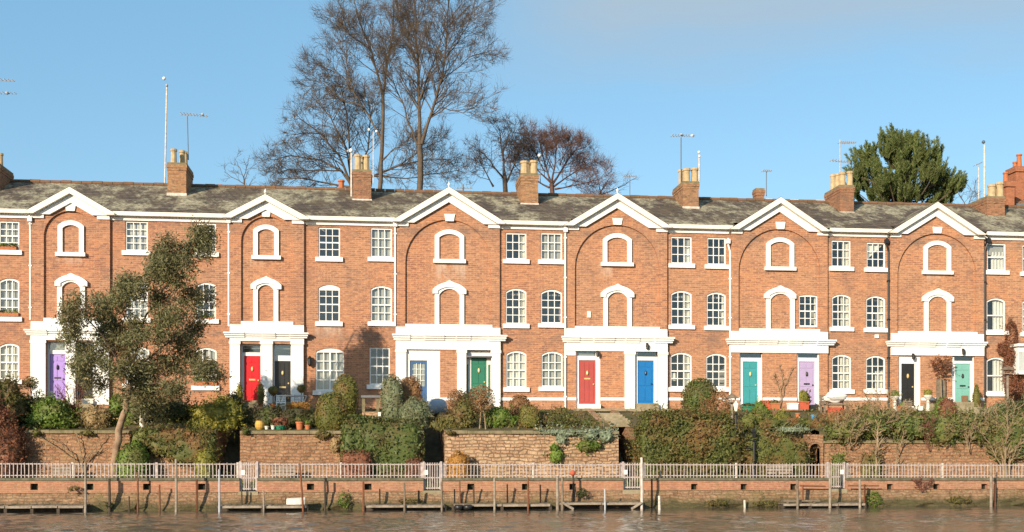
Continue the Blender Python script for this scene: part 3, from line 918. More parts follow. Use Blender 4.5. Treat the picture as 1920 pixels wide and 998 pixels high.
def W(x0, x1, y0, y1, rise=0.0, grid=(3, 4), cur=(), **k):
    return dict(x=(x0, x1), y=(y0, y1), rise=rise, grid=grid, cur=list(cur), **k)
RC = lambda f=0.62, m='net', t=1.0: ('side', f, 1.0, 0.0, t, m)
LC = lambda f=0.3, m='net': ('side', 0.0, f, 0.0, 1.0, m)
FULL = lambda m='net_grey': ('full', 0, 1, 0, 1, m)
TOPB = lambda f, m='blind': ('blind', 0, 1, 1 - f, 1, m)
SEG = 0.16
def breaks(*q): return list(q)

G1 = dict(c=131, finial=False, block=(59, 206), rec=(82, 181, 396), arise=1.14, ped=((47, 396), (130, 350.5), (214, 399)), key=(122, 143, 382, 396),
          bu=(109, 158, 414, 474, 105, 161), bl=(104, 165, 515, 600, 108, 160), upper=(82, 182, 597), corn=(50, 212, 619, 629), should=(58, 207, 604), fascia=638,
          breaks=[(51, 90, .10), (90, 120, .0), (120, 150, .10), (150, 178, 0), (178, 211, .1)], pil=[(58, 86, 632, 750), (124, 142, 632, 750), (177, 205, 632, 750)], panel=[],
          doors=[dict(case=(87, 124, 640, 752), slab=(92.5, 123, 664, 750), mat='d_lilac', transom=(92, 122, 643, 657, 'net_grey'), deep=0.22, fit='black', label='lilac front door'),
                 dict(case=(142.5, 177, 641, 752), slab=(146, 174, 666, 750), mat='d_black', transom=(146, 174, 645, 659), deep=0.22, label='dark front door behind the tree')])
G2 = dict(c=498, block=(431, 570), rec=(452, 549, 406), arise=1.12, ped=((417, 405), (497, 364), (579, 408)), key=(490, 508, 394, 407),
          bu=(475, 523, 422, 480, 472, 527), bl=(470.5, 528, 521, 606, 475, 522), upper=(452, 550, 603), corn=(422, 577, 624, 634), should=(431, 570, 609.5), fascia=640,
          breaks=[(423, 459, .10), (459, 492, 0), (492, 517, .10), (517, 543, 0), (543, 576, .1)], pil=[(431, 450, 640, 755), (489, 511, 640, 755), (546, 569, 640, 755)], panel=[],
          doors=[dict(case=(451, 489, 645, 757), slab=(457.5, 488.5, 667.5, 751.5), mat='d_red', transom=(455, 488, 649, 661), deep=0.22, label='bright red front door', lz=0.47),
                 dict(case=(512, 546, 645, 757), slab=(515, 545, 677, 754), mat='d_black', transom=(514.5, 545, 647, 667), deep=0.22, style='boards', label='black boarded front door', lz=0.36)])
G3 = dict(c=841, block=(744, 937), rec=(760, 921, 412), ped=((737, 412), (842, 350.5), (947, 417)), key=(833, 853, 402, 415),
          bu=(815, 870, 431, 487, 812, 873), bl=(811, 874, 528.5, 611, 815, 870), upper=(760, 923, 608.5), corn=(737, 948, 628, 639), should=(742, 938, 614), fascia=656,
          breaks=[(738, 769, .1), (769, 795, 0), (795, 833, .1), (833, 855, 0), (855, 882, .1), (882, 915, 0), (915, 947, .1)], pil=[(742, 761, 656, 765), (857, 874, 656, 765), (921, 938, 656, 765)],
          panel=[(761, 763, 656, 765)],
          doors=[dict(case=(763, 825, 656, 765), slab=(768.5, 801, 676, 752), mat='d_navy', style='glazed', label='navy blue half glazed front door', deep=0.06),
                 dict(case=(874.5, 921, 656, 765), slab=(883.5, 912.5, 670, 755), mat='d_green', label='green front door with dark canopy', letter=False, deep=0.2)], course=[(825, 857)])
G4 = dict(c=1158, block=(1064, 1251), rec=(1078, 1236, 422), ped=((1057, 422), (1158.5, 362), (1262, 428)), key=(1148, 1167, 410, 422),
          bu=(1130, 1184, 438, 493, 1126, 1187), bl=(1126, 1188, 535, 616, 1131, 1184), upper=(1078, 1237, 612.5), corn=(1054, 1263, 632, 643), should=(1062, 1251, 617), fascia=659,
          breaks=[(1055, 1086, .1), (1086, 1112, 0), (1112, 1151, .1), (1151, 1172, 0), (1172, 1198, .1), (1198, 1226, 0), (1226, 1260, .1)], pil=[(1171, 1190, 658, 768), (1234, 1251, 658, 768)],
          panel=[(1062, 1079, 658, 659)],
          doors=[dict(case=(1080.5, 1126, 659, 766), slab=(1085.5, 1117, 675.5, 758), mat='d_brick', transom=(1081.5, 1117, 659.5, 667.5, 'net_grey'), style='boards', stone=False, lz=0.58, label='dull red front door'),
                 dict(case=(1190.5, 1234, 659, 766), slab=(1195.5, 1226, 676, 757), mat='d_blue', transom=(1195.5, 1233, 659.5, 669), fit='black', label='bright blue front door', letter=False)],
          course=[(1064, 1080), (1126, 1171)], lamps=[(1121, 664), (1214, 650)])
G5 = dict(c=1462, block=(1371, 1552), rec=(1385, 1538, 429.5), ped=((1364, 432), (1464.5, 369.5), (1562, 437)), key=(1454, 1472, 417, 430), finial=False,
          bu=(1436, 1488, 446, 501, 1433, 1491), bl=(1432, 1491, 538, 620, 1436, 1489), upper=(1386, 1537, 617), corn=(1362, 1564, 637, 647), should=(1369, 1552, 622), fascia=662,
          breaks=[(1363, 1394, .1), (1394, 1420, 0), (1420, 1456, .1), (1456, 1476, 0), (1476, 1502, .1), (1502, 1530, 0), (1530, 1562, .1)], pil=[],
          panel=[],
          doors=[dict(case=(1387, 1430, 662, 766), slab=(1393, 1421, 678, 759), mat='d_teal', transom=(1388, 1428, 662.5, 671), fit='brass', letter=False, label='teal front door'),
                 dict(case=(1494, 1537, 662, 766), slab=(1498, 1528, 678, 759), mat='d_lav', transom=(1496, 1533, 662.5, 671), fit='black', label='pale lavender front door')],
          course=[(1371, 1387), (1430, 1494), (1537, 1552)])
G6 = dict(c=1757, block=(1669, 1845), rec=(1683, 1831, 438), ped=((1663, 440), (1758.5, 378.5), (1854, 441)), key=(1748, 1766, 426, 438), finial=False,
          bu=(1731, 1782, 452, 508.5, 1728, 1785), bl=(1728, 1786, 543.5, 625, 1732, 1782), upper=(1684, 1832, 622), corn=(1662, 1846, 641, 651), should=(1670, 1844, 626), fascia=667,
          breaks=[(1663, 1692, .1), (1692, 1720, 0), (1720, 1752, .1), (1752, 1772, 0), (1772, 1798, .1), (1798, 1845, 0)], pil=[],
          panel=[],
          doors=[dict(case=(1685, 1727, 667, 767), slab=(1690, 1715, 682, 762), mat='d_black', stone=False, letter=False, label='black front door'),
                 dict(case=(1785, 1828, 667, 767), slab=(1791, 1820, 682, 762), mat='d_mint', transom=(1789, 1824, 667.5, 677), fit='black', label='mint green front door')],
          course=[(1727, 1785), (1828, 1845)], lamps=[(1713, 669), (1807, 660)])
def left_stack(root):
    chimney(dict(x0=-36, x1=-1, base=362, top=306, pots=[(-14, -2, 284, .15), (-4, 6, 288, .7)]), root)
def dormer(root):
    y = 4.2
    MB().box(X(1432, y), X(1556, y), y, y + 3, ZRG - 0.8, Z(1490, 374, y)).build('dormer', M['white'], root)
def small_stack(root):
    chimney(dict(x0=1418, x1=1433, base=382, top=353, Y=4.05, dp=0.5, pots=[]), root)
def canopy(root):
    y = YB
    MB().box(X(875, y), X(921, y), y - 0.12, y + 0.2, Z(898, 671, y) + 0.01, Z(898, 669, y) + 0.03).build('door_canopy', M['lead'], root)
    for a, b in ((875.5, 879), (916, 919.5)):
        MB().box(X(a, y), X(b, y), y + 0.18, y + 0.199, Z(898, 745, y), Z(898, 683, y)).build('side_light', M['d_green'], root)
def alarm(px, py, mat):
    def f(root):
        p = PT(px, py, 0)
        MB().box(p.x - 0.09, p.x + 0.09, -0.075, 0.0, p.z - 0.08, p.z + 0.08).build('alarm_box', M[mat], root)
    return f
def alarm_rec(px, py, mat):
    def f(root):
        p = PT(px, py, YB + 0.1)
        MB().box(p.x - 0.08, p.x + 0.08, p.y - 0.06, p.y, p.z - 0.14, p.z + 0.14).build('wall_vent', M[mat], root)
    return f
def wall_lantern(px, py):
    def f(root):
        p = PT(px, py, -0.16)
        MB().lathe(p.x, p.y, [(0.03, p.z - 0.24), (0.09, p.z - 0.16), (0.11, p.z + 0.08), (0.12, p.z + 0.1), (0.02, p.z + 0.22)], 8).box(p.x - 0.03, p.x + 0.03, -0.06, 0.0, p.z - 0.1, p.z + 0.1).build('wall_lantern', M['black'], root)
    return f
house(dict(u0=-60, u1=318, gable=G1, label='gabled brick house at the left end, lilac door beside the leaning tree', windows=[
    W(-2, 36, 415, 470, 0, (3, 4), [FULL()]), W(235, 277, 415, 471, 0, (3, 4), [TOPB(.42), FULL()]),
    W(-2, 36, 522, 595, SEG, (3, 4), [FULL()]), W(236, 277, 526, 597, SEG, (3, 4), [FULL()]),
    W(-2, 36, 644, 712, SEG, (3, 4), [FULL('net')]), W(236, 279, 650, 720, SEG, (3, 4), [FULL()])],
    pipes=[(57, 410, 600, 'white', 0)], extra=[left_stack],
    chimney=dict(x0=314, x1=349, base=366, top=305, pots=[(320, 331.5, 280, .15), (336, 347, 283, .45), (343, 352, 285, .8)])))
house(dict(u0=318, u1=664, gable=G2, label='gabled brick house with bright red door beside a black door', windows=[
    W(368, 405, 419, 474, 0, (3, 4), [FULL()]), W(597, 637.5, 427, 483, 0, (3, 4), []),
    W(368, 405, 530, 599, SEG, (3, 4), [RC(.75)]), W(597, 637, 534, 604, SEG, (3, 4), [], tophead=0.1),
    W(365, 406, 652, 724, SEG, (3, 4), [FULL()]), W(592, 645, 653, 733, 0.13, (4, 4), [FULL()], casement=True, tophead=0.03)],
    pipes=[(429, 413, 612, 'white', 0)], extra=[wall_lantern(581, 677)],
    chimney=dict(x0=662, x1=696, base=377, top=318, pots=[(664.5, 677.5, 291, .2), (680, 692.5, 292, .3), (672, 683, 294, .8)])))
house(dict(u0=664, u1=996, gable=G3, label='gabled brick house with glazed navy door and a green door', windows=[
    W(695, 735, 428, 483, 0, (3, 3), [RC(.78), LC(.12, 'net_grey'), FULL()]), W(948, 987, 437, 487, 0, (3, 3), [RC(.68)]),
    W(695, 735, 536, 604, SEG, (3, 4), [RC(.8), FULL()]), W(948, 987, 541, 608, SEG, (3, 4), [RC(.64)]),
    W(693, 731, 652, 722, 0, (3, 4), [], rail=3), W(949, 987, 658, 727, SEG, (3, 4), [FULL('blind')])],
    pipes=[(741, 420, 612, 'white', 0)], course=[(938, 996)], extra=[canopy],
    chimney=dict(x0=977, x1=1009, base=385, top=325, pots=[(976, 991, 303, .2), (994, 1008, 302, .25), (982, 995, 306, .8)])))
house(dict(u0=996, u1=1309, gable=G4, label='gabled brick house with dull red door and bright blue door', windows=[
    W(1014, 1054, 437, 488, 0, (3, 3), [FULL()]), W(1258, 1297, 444, 495, 0, (3, 3), [('side', .64, 1, 0, .68, 'blind'), ('side', .64, 1, .7, 1, 'net_grey')]),
    W(1014, 1054, 543, 607, SEG, (3, 4), [RC(.88, 'pink', .6), LC(.1, 'net_grey')]), W(1258, 1297, 545, 610, SEG, (3, 4), [RC(.6), LC(.1)]),
    W(1015, 1055, 659, 726, SEG, (3, 4), [FULL()]), W(1257, 1297, 661, 727, SEG, (3, 4), [RC(.62), ('side', .02, .35, .2, .42, 'blind')])],
    pipes=[(1060, 430, 766, 'white', 0)], course=[(996, 1064), (1251, 1309)], extra=[alarm_rec(1104, 590, 'cream')],
    chimney=dict(x0=1281, x1=1310, base=391, top=340, pots=[(1281, 1294, 317, .15), (1296, 1309, 316, .2), (1272, 1284, 319, .75)])))
house(dict(u0=1309, u1=1608, gable=G5, label='gabled brick house with teal door and pale lavender door', windows=[
    W(1326, 1361, 446, 497, 0, (3, 3), [LC(.08, 'teal_fabric')]), W(1559, 1595, 451, 501, 0, (3, 3), [RC(.62), LC(.1, 'teal_fabric'), ('side', 0, 1, .9, 1, 'teal_fabric')]),
    W(1325, 1361, 548, 612, SEG, (3, 4), [RC(.82)]), W(1560, 1595, 552, 614, SEG, (3, 4), [RC(.55), LC(.2)]),
    W(1498, 1533, 553, 613, 0.05, (3, 4), [RC(.86), LC(.12)], in_gable=True, sill=False),
    W(1324, 1362, 663, 727, SEG, (3, 4), [RC(.9, 'net_grey')]), W(1560, 1596, 665, 731, SEG, (3, 4), [RC(.5), LC(.15)])],
    pipes=[(1369, 452, 764, 'white', -0.12)], course=[(1309, 1371), (1552, 1608)], extra=[dormer, small_stack],
    chimney=dict(x0=1575, x1=1601, base=401, top=347, pots=[(1574, 1585, 324, .12), (1588, 1599, 322, .12), (1566, 1576, 326, .48), (1557, 1567, 328, .85)])))
house(dict(u0=1608, u1=1887, gable=G6, label='gabled brick house with black door and mint green door', windows=[
    W(1625, 1660, 455, 503, 0, (3, 3), [('swag', .25, 1.0, 0, 0, 'blind')]), W(1851, 1886, 457, 508, 0, (1, 2), [RC(.35, 'blind', .72), TOPB(.4, 'net_grey')]),
    W(1624, 1660, 555, 616, SEG, (3, 4), [RC(.74)]), W(1850, 1885, 559, 621, SEG, (1, 2), [RC(.42, 'blind')]),
    W(1624, 1660, 667, 731, SEG, (3, 4), [('side', .55, .9, 0, .55, 'net')]), W(1850, 1885, 670, 736, SEG, (1, 2), [RC(.42, 'blind')])],
    pipes=[(1666, 452, 764, 'black', -0.12), (1847, 450, 764, 'black', 0.13)], extra=[alarm(1643, 631, 'white')], course=[(1608, 1669)],
    chimney=dict(x0=1851, x1=1884, base=425, top=368, pots=[(1853, 1866, 347, .12), (1868, 1881, 343, .15), (1858, 1868, 348, .6)])))
def bay(root):
    y = -0.5
    b = MB().box(X(1909, y), X(1990, y), y, 0, Z(1925, 702, y), Z(1925, 650, y)).build('porch_window', M['white'], root)
    for i in range(4):
        MB().box(X(1910 + i * 19, y), X(1925 + i * 19, y), y - 0.012, y + 0.02, Z(1925, 695, y), Z(1925, 660, y)).build('pane', M['glass'], b)
    b2 = MB().box(X(1907, y) - 0.05, X(1990, y), y - 0.15, 0, Z(1925, 650, y) + 0.002, Z(1925, 645, y)).build('porch_roof', M['white'], root)
house(dict(u0=1887, u1=2060, label='brick house cut off by the right edge, brown climber on its wall', windows=[
    W(1917, 1952, 460, 511, 0, (1, 2), [FULL()]), W(1917, 1952, 561, 624, SEG, (3, 4), [LC(.3)])], extra=[bay]))

# taller neighbour beyond the right end
yn = 9.0
nb = thing('neighbouring_house', 'taller red brick house with orange chimney stacks behind the right end', 'house', (X(1960, yn), yn + 2, ZBASE))
m = MB()
z0n = ZBASE
loop = [(X(1884, yn), z0n), (X(2150, yn), z0n), (X(2150, yn), Z(1960, 372, yn)), (X(1960, yn), Z(1960, 372, yn)), (X(1925, yn), Z(1925, 372, yn)), (X(1905, yn), Z(1905, 388, yn)), (X(1884, yn), Z(1884, 398, yn))]
m.prism(loop, yn, yn + 7)
m.build('wall', M['brick_chimney'], nb)
MB().box(X(1903, yn), X(2152, yn), yn - 0.25, yn + 7.2, Z(1905, 388, yn), Z(1905, 383, yn)).build('eaves', M['lead'], nb)
for (a, b, t_, pots, mt) in ((1887, 1902, 340, [(1889, 1899, 320)], 'brick_orange'), (1905, 1945, 312, [(1907, 1915, 300), (1914, 1924, 286), (1930, 1940, 288)], 'brick_orange')):
    q = yn - 0.6 if a < 1900 else yn + 1
    m = MB().box(X(a, q), X(b, q), q, q + 0.9, ZG + 6, Z(a, t_, q) - 0.3)
    m.box(X(a, q) - 0.08, X(b, q) + 0.08, q - 0.08, q + 0.98, Z(a, t_, q) - 0.3, Z(a, t_, q))
    c = m.build('chimney', M[mt], nb)
    for (pa, pb, pt) in pots:
        r_ = (X(pb, q) - X(pa, q)) / 2; zt = Z(a, t_, q)
        MB().lathe(X((pa + pb) / 2, q), q + 0.45, [(r_ * 1.1, zt - 0.02), (r_ * .9, zt + .15), (r_ * .75, Z(pa, pt, q) - 0.1), (r_, Z(pa, pt, q) - 0.08), (r_, Z(pa, pt, q))], 10).build('chimney_pot', M['terracotta'], c)
# ---------------------------------------------------------------- river wall, railings, landing stages
def zlin(pxa, ya, pxb, yb, Y):
    xa, xb, za, zb = X(pxa, Y), X(pxb, Y), Z(pxa, ya, Y), Z(pxb, yb, Y)
    return lambda x: za + (zb - za) * (x - xa) / (xb - xa)
ZPT = zlin(0, 896.5, 1920, 896.5, YRW)        # parapet top (falls a little along the river)
ZFT = zlin(0, 867.5, 1920, 869, -9.83)        # railing tops
ZGB = lambda x: ZPATH - 0.02
GATES = [(448, 483), (793, 829), (1168, 1206), (1553, 1587)]
HOLES = [64, 168, 275, 378, 582, 690, 883, 985, 1074, 1302, 1395, 1488, 1669, 1756, 1846]
root = thing('river_wall', 'long brick and stone river wall with square drain holes', 'wall', (0, -9.8, -0.5))
ends = [-46.0]
for a, b in GATES: ends += [X(a + 1, YRW), X(b - 1, YRW)]
ends.append(46.0)
pm, cp = MB(), MB()
drains = []
for i in range(0, len(ends), 2):
    a, b = ends[i], ends[i + 1]
    hs_ = []
    for h in HOLES:
        hx = X(h, YRW)
        if a < hx < b:
            zc_ = Z(h, 913, YRW); hs_.append(head(hx - 0.125, hx + 0.125, zc_ - 0.11, zc_ + 0.11)); drains.append((hx, zc_))
    pm.wall([(a, ZPATH - 0.03), (b, ZPATH - 0.03), (b, ZPT(b) - 0.09), (a, ZPT(a) - 0.09)], hs_, YRW, 0.22)
    za, zb = ZPT(a) - 0.09, ZPT(b) - 0.09
    y1 = YRW + 0.34
    pm.quad((b, y1, 0.3), (a, y1, 0.3), (a, y1, za), (b, y1, zb))
    for x_, z_ in ((a, za), (b, zb)):
        pm.quad((x_, YRW, 0.3), (x_, y1, 0.3), (x_, y1, z_), (x_, YRW, z_))
    n = max(1, int((b - a) / 1.1))
    for k in range(n):
        p, q = a + (b - a) * k / n, a + (b - a) * (k + 1) / n
        zz = (ZPT(p) + ZPT(q)) / 2
        cp.box(p + 0.004, q - 0.004, YRW - 0.045 - 0.006 * (k % 3), y1 + 0.03, zz - 0.09 + 0.001, zz)
pm.build('parapet', M['brick_river'], root)
cp.build('coping', M['coping_dark'], root)
for hx, z_ in drains:
    MB().box(hx - 0.16, hx + 0.16, YRW + 0.20, YRW + 0.3, z_ - 0.15, z_ + 0.15).build('drain_hole', M['drain_shade'], root)  # blackish block closing the recess, coloured as the hole's shade
bm_ = MB()
rng = random.Random(5)
xs = [-46 + 0.5 * i for i in range(185)]
rows = [-1.2, -0.02, 0.12, 0.3, 0.5, ZPATH - 0.034]
pv, nf = [], []
for j, z_ in enumerate(rows):
    for x_ in xs:
        lump = (0.34 if j <= 1 else 0.24 if j == 2 else 0.10 if j == 3 else 0.05) * (0.35 + rng.random() * 0.75) + 0.03
        if j == 5: lump = 0.02
        pv.append((x_, YRW - lump, z_ + (rng.random() - 0.5) * (0.05 if 0 < j < 5 else 0)))
for j in range(len(rows) - 1):
    for i in range(len(xs) - 1):
        q = j * len(xs) + i
        nf.append((q, q + 1, q + 1 + len(xs), q + len(xs)))
bm_.add(pv, nf)
bm_.quad((-46, YRW - 0.05, ZPATH - 0.034), (46, YRW - 0.05, ZPATH - 0.034), (46, -9.5, ZPATH - 0.034), (-46, -9.5, ZPATH - 0.034))
bm_.build('stone_footing', M['quay_stone'], root)

FN = ['white picket railing on the river wall from the left edge to the first gate', 'white picket railing on the river wall between first and second gate',
      'white picket railing on the river wall between second and third gate', 'white picket railing on the river wall between third and fourth gate',
      'white picket railing on the river wall from the fourth gate to the right edge']
bounds = [-25] + [q for a, b in GATES for q in (a - 0.5, b + 0.5)] + [1945]
yf = -9.83
pk_mesh = None
for i in range(5):
    a, b = X(bounds[2 * i], yf), X(bounds[2 * i + 1], yf)
    r = thing('railing', FN[i], 'railing', ((a + b) / 2, yf, ZPT(a)), 'white railings along the river wall')
    n = int(round((b - a) / 0.128))
    n = min(n, 100)
    rl = MB()
    rl.add([], [])
    for zz, hh in ((0.07, 0.03), (0.47, 0.035)):
        rl.add([(a, yf - 0.012, ZPT(a) + zz), (b, yf - 0.012, ZPT(b) + zz), (b, yf + 0.012, ZPT(b) + zz), (a, yf + 0.012, ZPT(a) + zz),
                (a, yf - 0.012, ZPT(a) + zz + hh), (b, yf - 0.012, ZPT(b) + zz + hh), (b, yf + 0.012, ZPT(b) + zz + hh), (a, yf + 0.012, ZPT(a) + zz + hh)],
               [(0, 3, 2, 1), (4, 5, 6, 7), (0, 1, 5, 4), (2, 3, 7, 6)])
    rl.build('rail', M['fence_white'], r)
    for k in range(n + 1):
        x_ = a + (b - a) * k / n + rng.uniform(-0.01, 0.01)
        h_ = ZFT(x_) - ZPT(x_) + rng.uniform(-0.02, 0.012)
        if pk_mesh is None:
            pb = MB().box(-0.0135, 0.0135, -0.030, -0.0135, 0, 0.93).add([(-0.0135, -0.030, 0.93), (0.0135, -0.030, 0.93), (0.0135, -0.0135, 0.93), (-0.0135, -0.0135, 0.93), (0, -0.030, 1.0), (0, -0.0135, 1.0)], [(0, 1, 4), (3, 5, 2), (1, 2, 5, 4), (0, 4, 5, 3)])
            o = pb.build('picket', M['fence_white'], r)
            o.location = Vector((x_, yf, ZPT(x_) + 0.005)) - r.location
            me = o.data
            for v in me.vertices: v.co += Vector(r.location)
            pk_mesh = me
        else:
            o = bpy.data.objects.new('picket', pk_mesh); S.collection.objects.link(o); o.parent = r
            o.location = Vector((x_, yf, ZPT(x_) + 0.005)) - r.location
        o.scale = (1, 1, h_)
        o.rotation_euler = (rng.uniform(-.02, .02), rng.uniform(-0.025, 0.025), 0)
    m_ = max(2, int((b - a) / 2.6))
    for k in range(m_ + 1):
        x_ = a + (b - a) * k / m_
        x_ = min(max(x_, a + 0.04), b - 0.04)
        MB().box(x_ - 0.04, x_ + 0.04, yf + 0.014, yf + 0.09, ZPT(x_) - 0.005, ZFT(x_) + 0.01).build('post', M['white_old'] if k % 2 else M['fence_white'], r)
GN = ['white barred gate in the river wall below the stone wall with pots', 'white barred gate in the river wall beside the block of clipped ivy', 'white barred gate in the river wall left of the big ivy bank', 'white barred gate in the river wall above the right landing stage']
for (a, b), nm in zip(GATES, GN):
    x0, x1 = X(a, YRW) + 0.03, X(b, YRW) - 0.03
    yg = -9.86
    g = thing('gate', nm, 'gate', ((x0 + x1) / 2, yg, ZPATH), 'white gates in the river wall')
    zt = ZFT((x0 + x1) / 2) + 0.02
    zb = ZPATH + 0.02
    for x_ in (x0, x1):
        MB().box(x_ - 0.035, x_ + 0.035, yg - 0.03, yg + 0.04, zb, zt + 0.03).build('post', M['fence_white'], g)
    fr = MB()
    for zz in (zb + 0.04, zb + (zt - zb) * 0.42, zt - 0.1):
        fr.box(x0 + 0.036, x1 - 0.036, yg - 0.01, yg + 0.015, zz, zz + 0.045)
    fr.build('frame', M['fence_white'], g)
    for k in range(7):
        x_ = x0 + (x1 - x0) * (k + 0.7) / 7.4
        MB().box(x_ - 0.017, x_ + 0.017, yg - 0.024, yg - 0.0105, zb + 0.02, zt - 0.01).build('bar', M['fence_white'], g)
    MB().box(x0 + 0.04 if a != 1553 else x1 - 0.16, x0 + 0.16 if a != 1553 else x1 - 0.04, yg - 0.06, yg - 0.025, zb + (zt - zb) * 0.55, zb + (zt - zb) * 0.72).build('latch', M['white'], g)
    st_ = MB().box(x0 - 0.05, x1 + 0.05, YRW - 0.06, -9.66, 0.50, ZPATH - 0.001)
    solo(st_, 'gate_step', M['steps'], 'stone sill under the ' + nm.split(' in the river wall ')[0] + ' ' + nm.split(' in the river wall ')[1], 'step', 'stone sills under the gates')

def stage(x0p, x1p, label, segs=3, y_top=946, back=0.0, broken=False):
    yo = -11.0
    a, b = X(x0p, yo), X(x1p, yo)
    zt = Z((x0p + x1p) / 2, y_top, yo)
    t_ = thing('landing_stage', label, 'landing stage', ((a + b) / 2, -10.6, zt), 'timber landing stages on the river')
    d = MB()
    nb_ = int((b - a) / 0.19)
    r_ = random.Random(int(x0p))
    for k in range(nb_):
        p = a + (b - a) * k / nb_
        dz = r_.uniform(-0.012, 0.012)
        d.box(p + 0.006, p + (b - a) / nb_ - 0.006, yo + r_.uniform(0, .05), -10.18, zt - 0.035 + dz, zt + dz)
    d.build('deck', M['timber'], t_)
    e = MB()
    for k in range(segs):
        p, q = a + (b - a) * k / segs, a + (b - a) * (k + 1) / segs
        e.box(p + 0.015, q - 0.015, yo - 0.06, yo - 0.005, zt - 0.085 - 0.01 * (k % 2), zt - 0.01 - 0.008 * (k % 2))
    e.build('edge_beam', M['timber_pale'], t_)
    for k in range(segs + 1):
        p = a + (b - a) * k / segs
        MB().box(p - 0.05, p + 0.05, yo - 0.0, yo + 0.1, -0.6, zt - 0.036).build('pile', M['timber_dark'], t_)
    MB().box(a, b, -10.5, -10.42, -0.1, zt - 0.04).build('joist', M['timber_dark'], t_)
    return t_
stage(-40, 158, 'low timber landing stage at the left edge of the water', 4, 948)
stage(408, 575, 'low timber landing stage under the first white gate', 2, 948)
stage(684, 834, 'low timber landing stage with pale edge under the second white gate', 2, 947)
stage(850, 1032, 'long timber landing stage left of the paired mooring posts', 2, 945)
stage(1048, 1207, 'timber landing stage with diagonal braces under the third white gate', 2, 942)
stage(1468, 1622, 'timber landing stage with plank bench under the fourth white gate', 3, 944)
for (a, b) in (((1050, 944), (1073, 954)), ((1205, 942), (1186, 954))):
    pass

PG = 'mooring posts along the river wall'
def post(px, yt, yb, w, mat, Y, label, lean=0):
    r = w * MPP(px, Y) / 2
    p0, p1 = PT(px, yb, Y), PT(px + lean, yt, Y)
    p0.z = min(p0.z, 0.0) - 0.5
    m = MB().tube([p0, p0.lerp(p1, 0.5) + Vector((0.01, 0, 0)), p1], [r * 1.05, r, r * 0.92], 8)
    o = solo(m, 'mooring_post', M[mat], label, 'post', PG)
YF_, YN = -11.12, -10.42
for q in [
 (160, 868, 956, 4.5, 'timber_pale', YF_, 'tall pale mooring post at the right end of the leftmost landing stage'),
 (205, 898, 952, 5, 'timber_dark', YN, 'dark post with weed at its foot, between two leftmost tall pale posts'),
 (242, 931, 955, 3, 'timber_dark', YN, 'short dark stump left of a thin rusty post near the left'),
 (258, 885, 953, 3.6, 'rust', YN, 'thin rusty post rising over the railing left of the round green shrub'),
 (299, 909, 955, 3.6, 'rust', YN, 'rusty post ending below the coping beside the tall pale post under green shrub'),
 (330, 861, 957, 5, 'timber_pale', YF_, 'tall pale post above the railing in open water under ivy wall'),
 (369, 899, 955, 4, 'rust', YN, 'dark rusty post beside a drain hole left of the first gate'),
 (411, 880, 950, 4, 'metal', YF_, 'thin grey post at the left end of the stage under the first gate'),
 (453, 917, 948, 3, 'timber_dark', YN, 'thin dark post directly under the first gate'),
 (494, 920, 955, 3.6, 'timber_pale', YF_, 'short pale post in front of the stage under the first gate'),
 (536, 933, 947, 3, 'timber_dark', YN, 'tiny dark stump behind the stage under the first gate'),
 (609, 898, 953, 4, 'timber_dark', YN, 'dark post against bare wall between the first two stages'),
 (681, 903, 955, 4.2, 'rust', YF_, 'pale rusty post at the left end of the stage under the second gate'),
 (712, 917, 942, 3, 'timber_dark', YN, 'short dark post behind the pale edged stage, left one'),
 (758, 905, 955, 4, 'timber', YF_, 'brown post in the middle of the pale edged stage'),
 (785, 920, 945, 4, 'timber_dark', YN, 'short stout dark post behind the pale edged stage, right one'),
 (828, 903, 955, 4, 'timber', YF_, 'brown post at the right end of the pale edged stage below the second gate'),
 (852, 917, 940, 3, 'timber_dark', YN, 'short dark post just right of the second gate'),
 (862, 902, 940, 3, 'rust', YN, 'thin rusty post left of the drain hole under orange mound'),
 (888, 910, 940, 3.4, 'timber_dark', YN, 'short dark post under a drain hole right of the second gate'),
 (927, 896, 955, 4.4, 'timber_pale', YF_, 'post with pale foot in front of the long stage'),
 (951, 908, 940, 3, 'rust', YN, 'short rusty post behind the long stage'),
 (990, 897, 955, 4, 'rust', YF_, 'bright rusty post in front of the long stage beside a drain hole'),
 (1013, 909, 938, 3.2, 'rust', YN, 'short post with reddish top behind the long stage'),
 (1045, 893, 944, 6, 'timber_pale', YF_ + 0.1, 'thick pale grey post, left of the close pair between two stages'),
 (1054, 894, 955, 4.6, 'timber', YF_, 'slim brown post, right of the close pair between two stages'),
 (1075, 890, 938, 4, 'timber_dark', YN, 'dark post with a buoy on top over a drain hole'),
 (1134, 917, 952, 3.8, 'metal', YF_, 'grey post standing in the stage with diagonal braces'),
 (1203, 858, 956, 5, 'white_old', YF_, 'tallest white post, right beside the third gate'),
 (1222, 898, 947, 3.6, 'timber_dark', YN, 'dark post right of the tallest white post'),
 (1236, 930, 960, 5, 'white_old', -11.6, 'short white stub standing in the water right of the third gate'),
 (1396, 938, 950, 4.5, 'white_old', YN, 'small white stub at the foot of the wall below the lamp post'),
 (1495, 900, 952, 4.6, 'timber', YF_, 'brown post at the left of the stage under the fourth gate'),
 (1505, 910, 930, 3, 'rust', YN, 'short rusty post under the handrail of the right stage'),
 (1556, 868, 955, 5, 'timber_pale', YF_, 'tall pale post at the left side of the fourth gate'),
 (1612, 899, 953, 4.6, 'timber_pale', YF_, 'pale post at the right end of the right stage'),
 (1621, 908, 936, 3.2, 'rust', YN, 'short rusty post just right of the right stage'),
 (1858, 868, 951, 5, 'timber_pale', YF_ + 0.3, 'tall pale post alone near the right edge'),
 (1865, 908, 946, 3.6, 'rust', YN, 'short rusty post beside the tall pale post near the right edge')]:
    post(*q)
post(570, 870, 955, 4, 'rust', YF_, 'leaning rusty post at the right end of the stage under the first gate', -8)
m = MB()
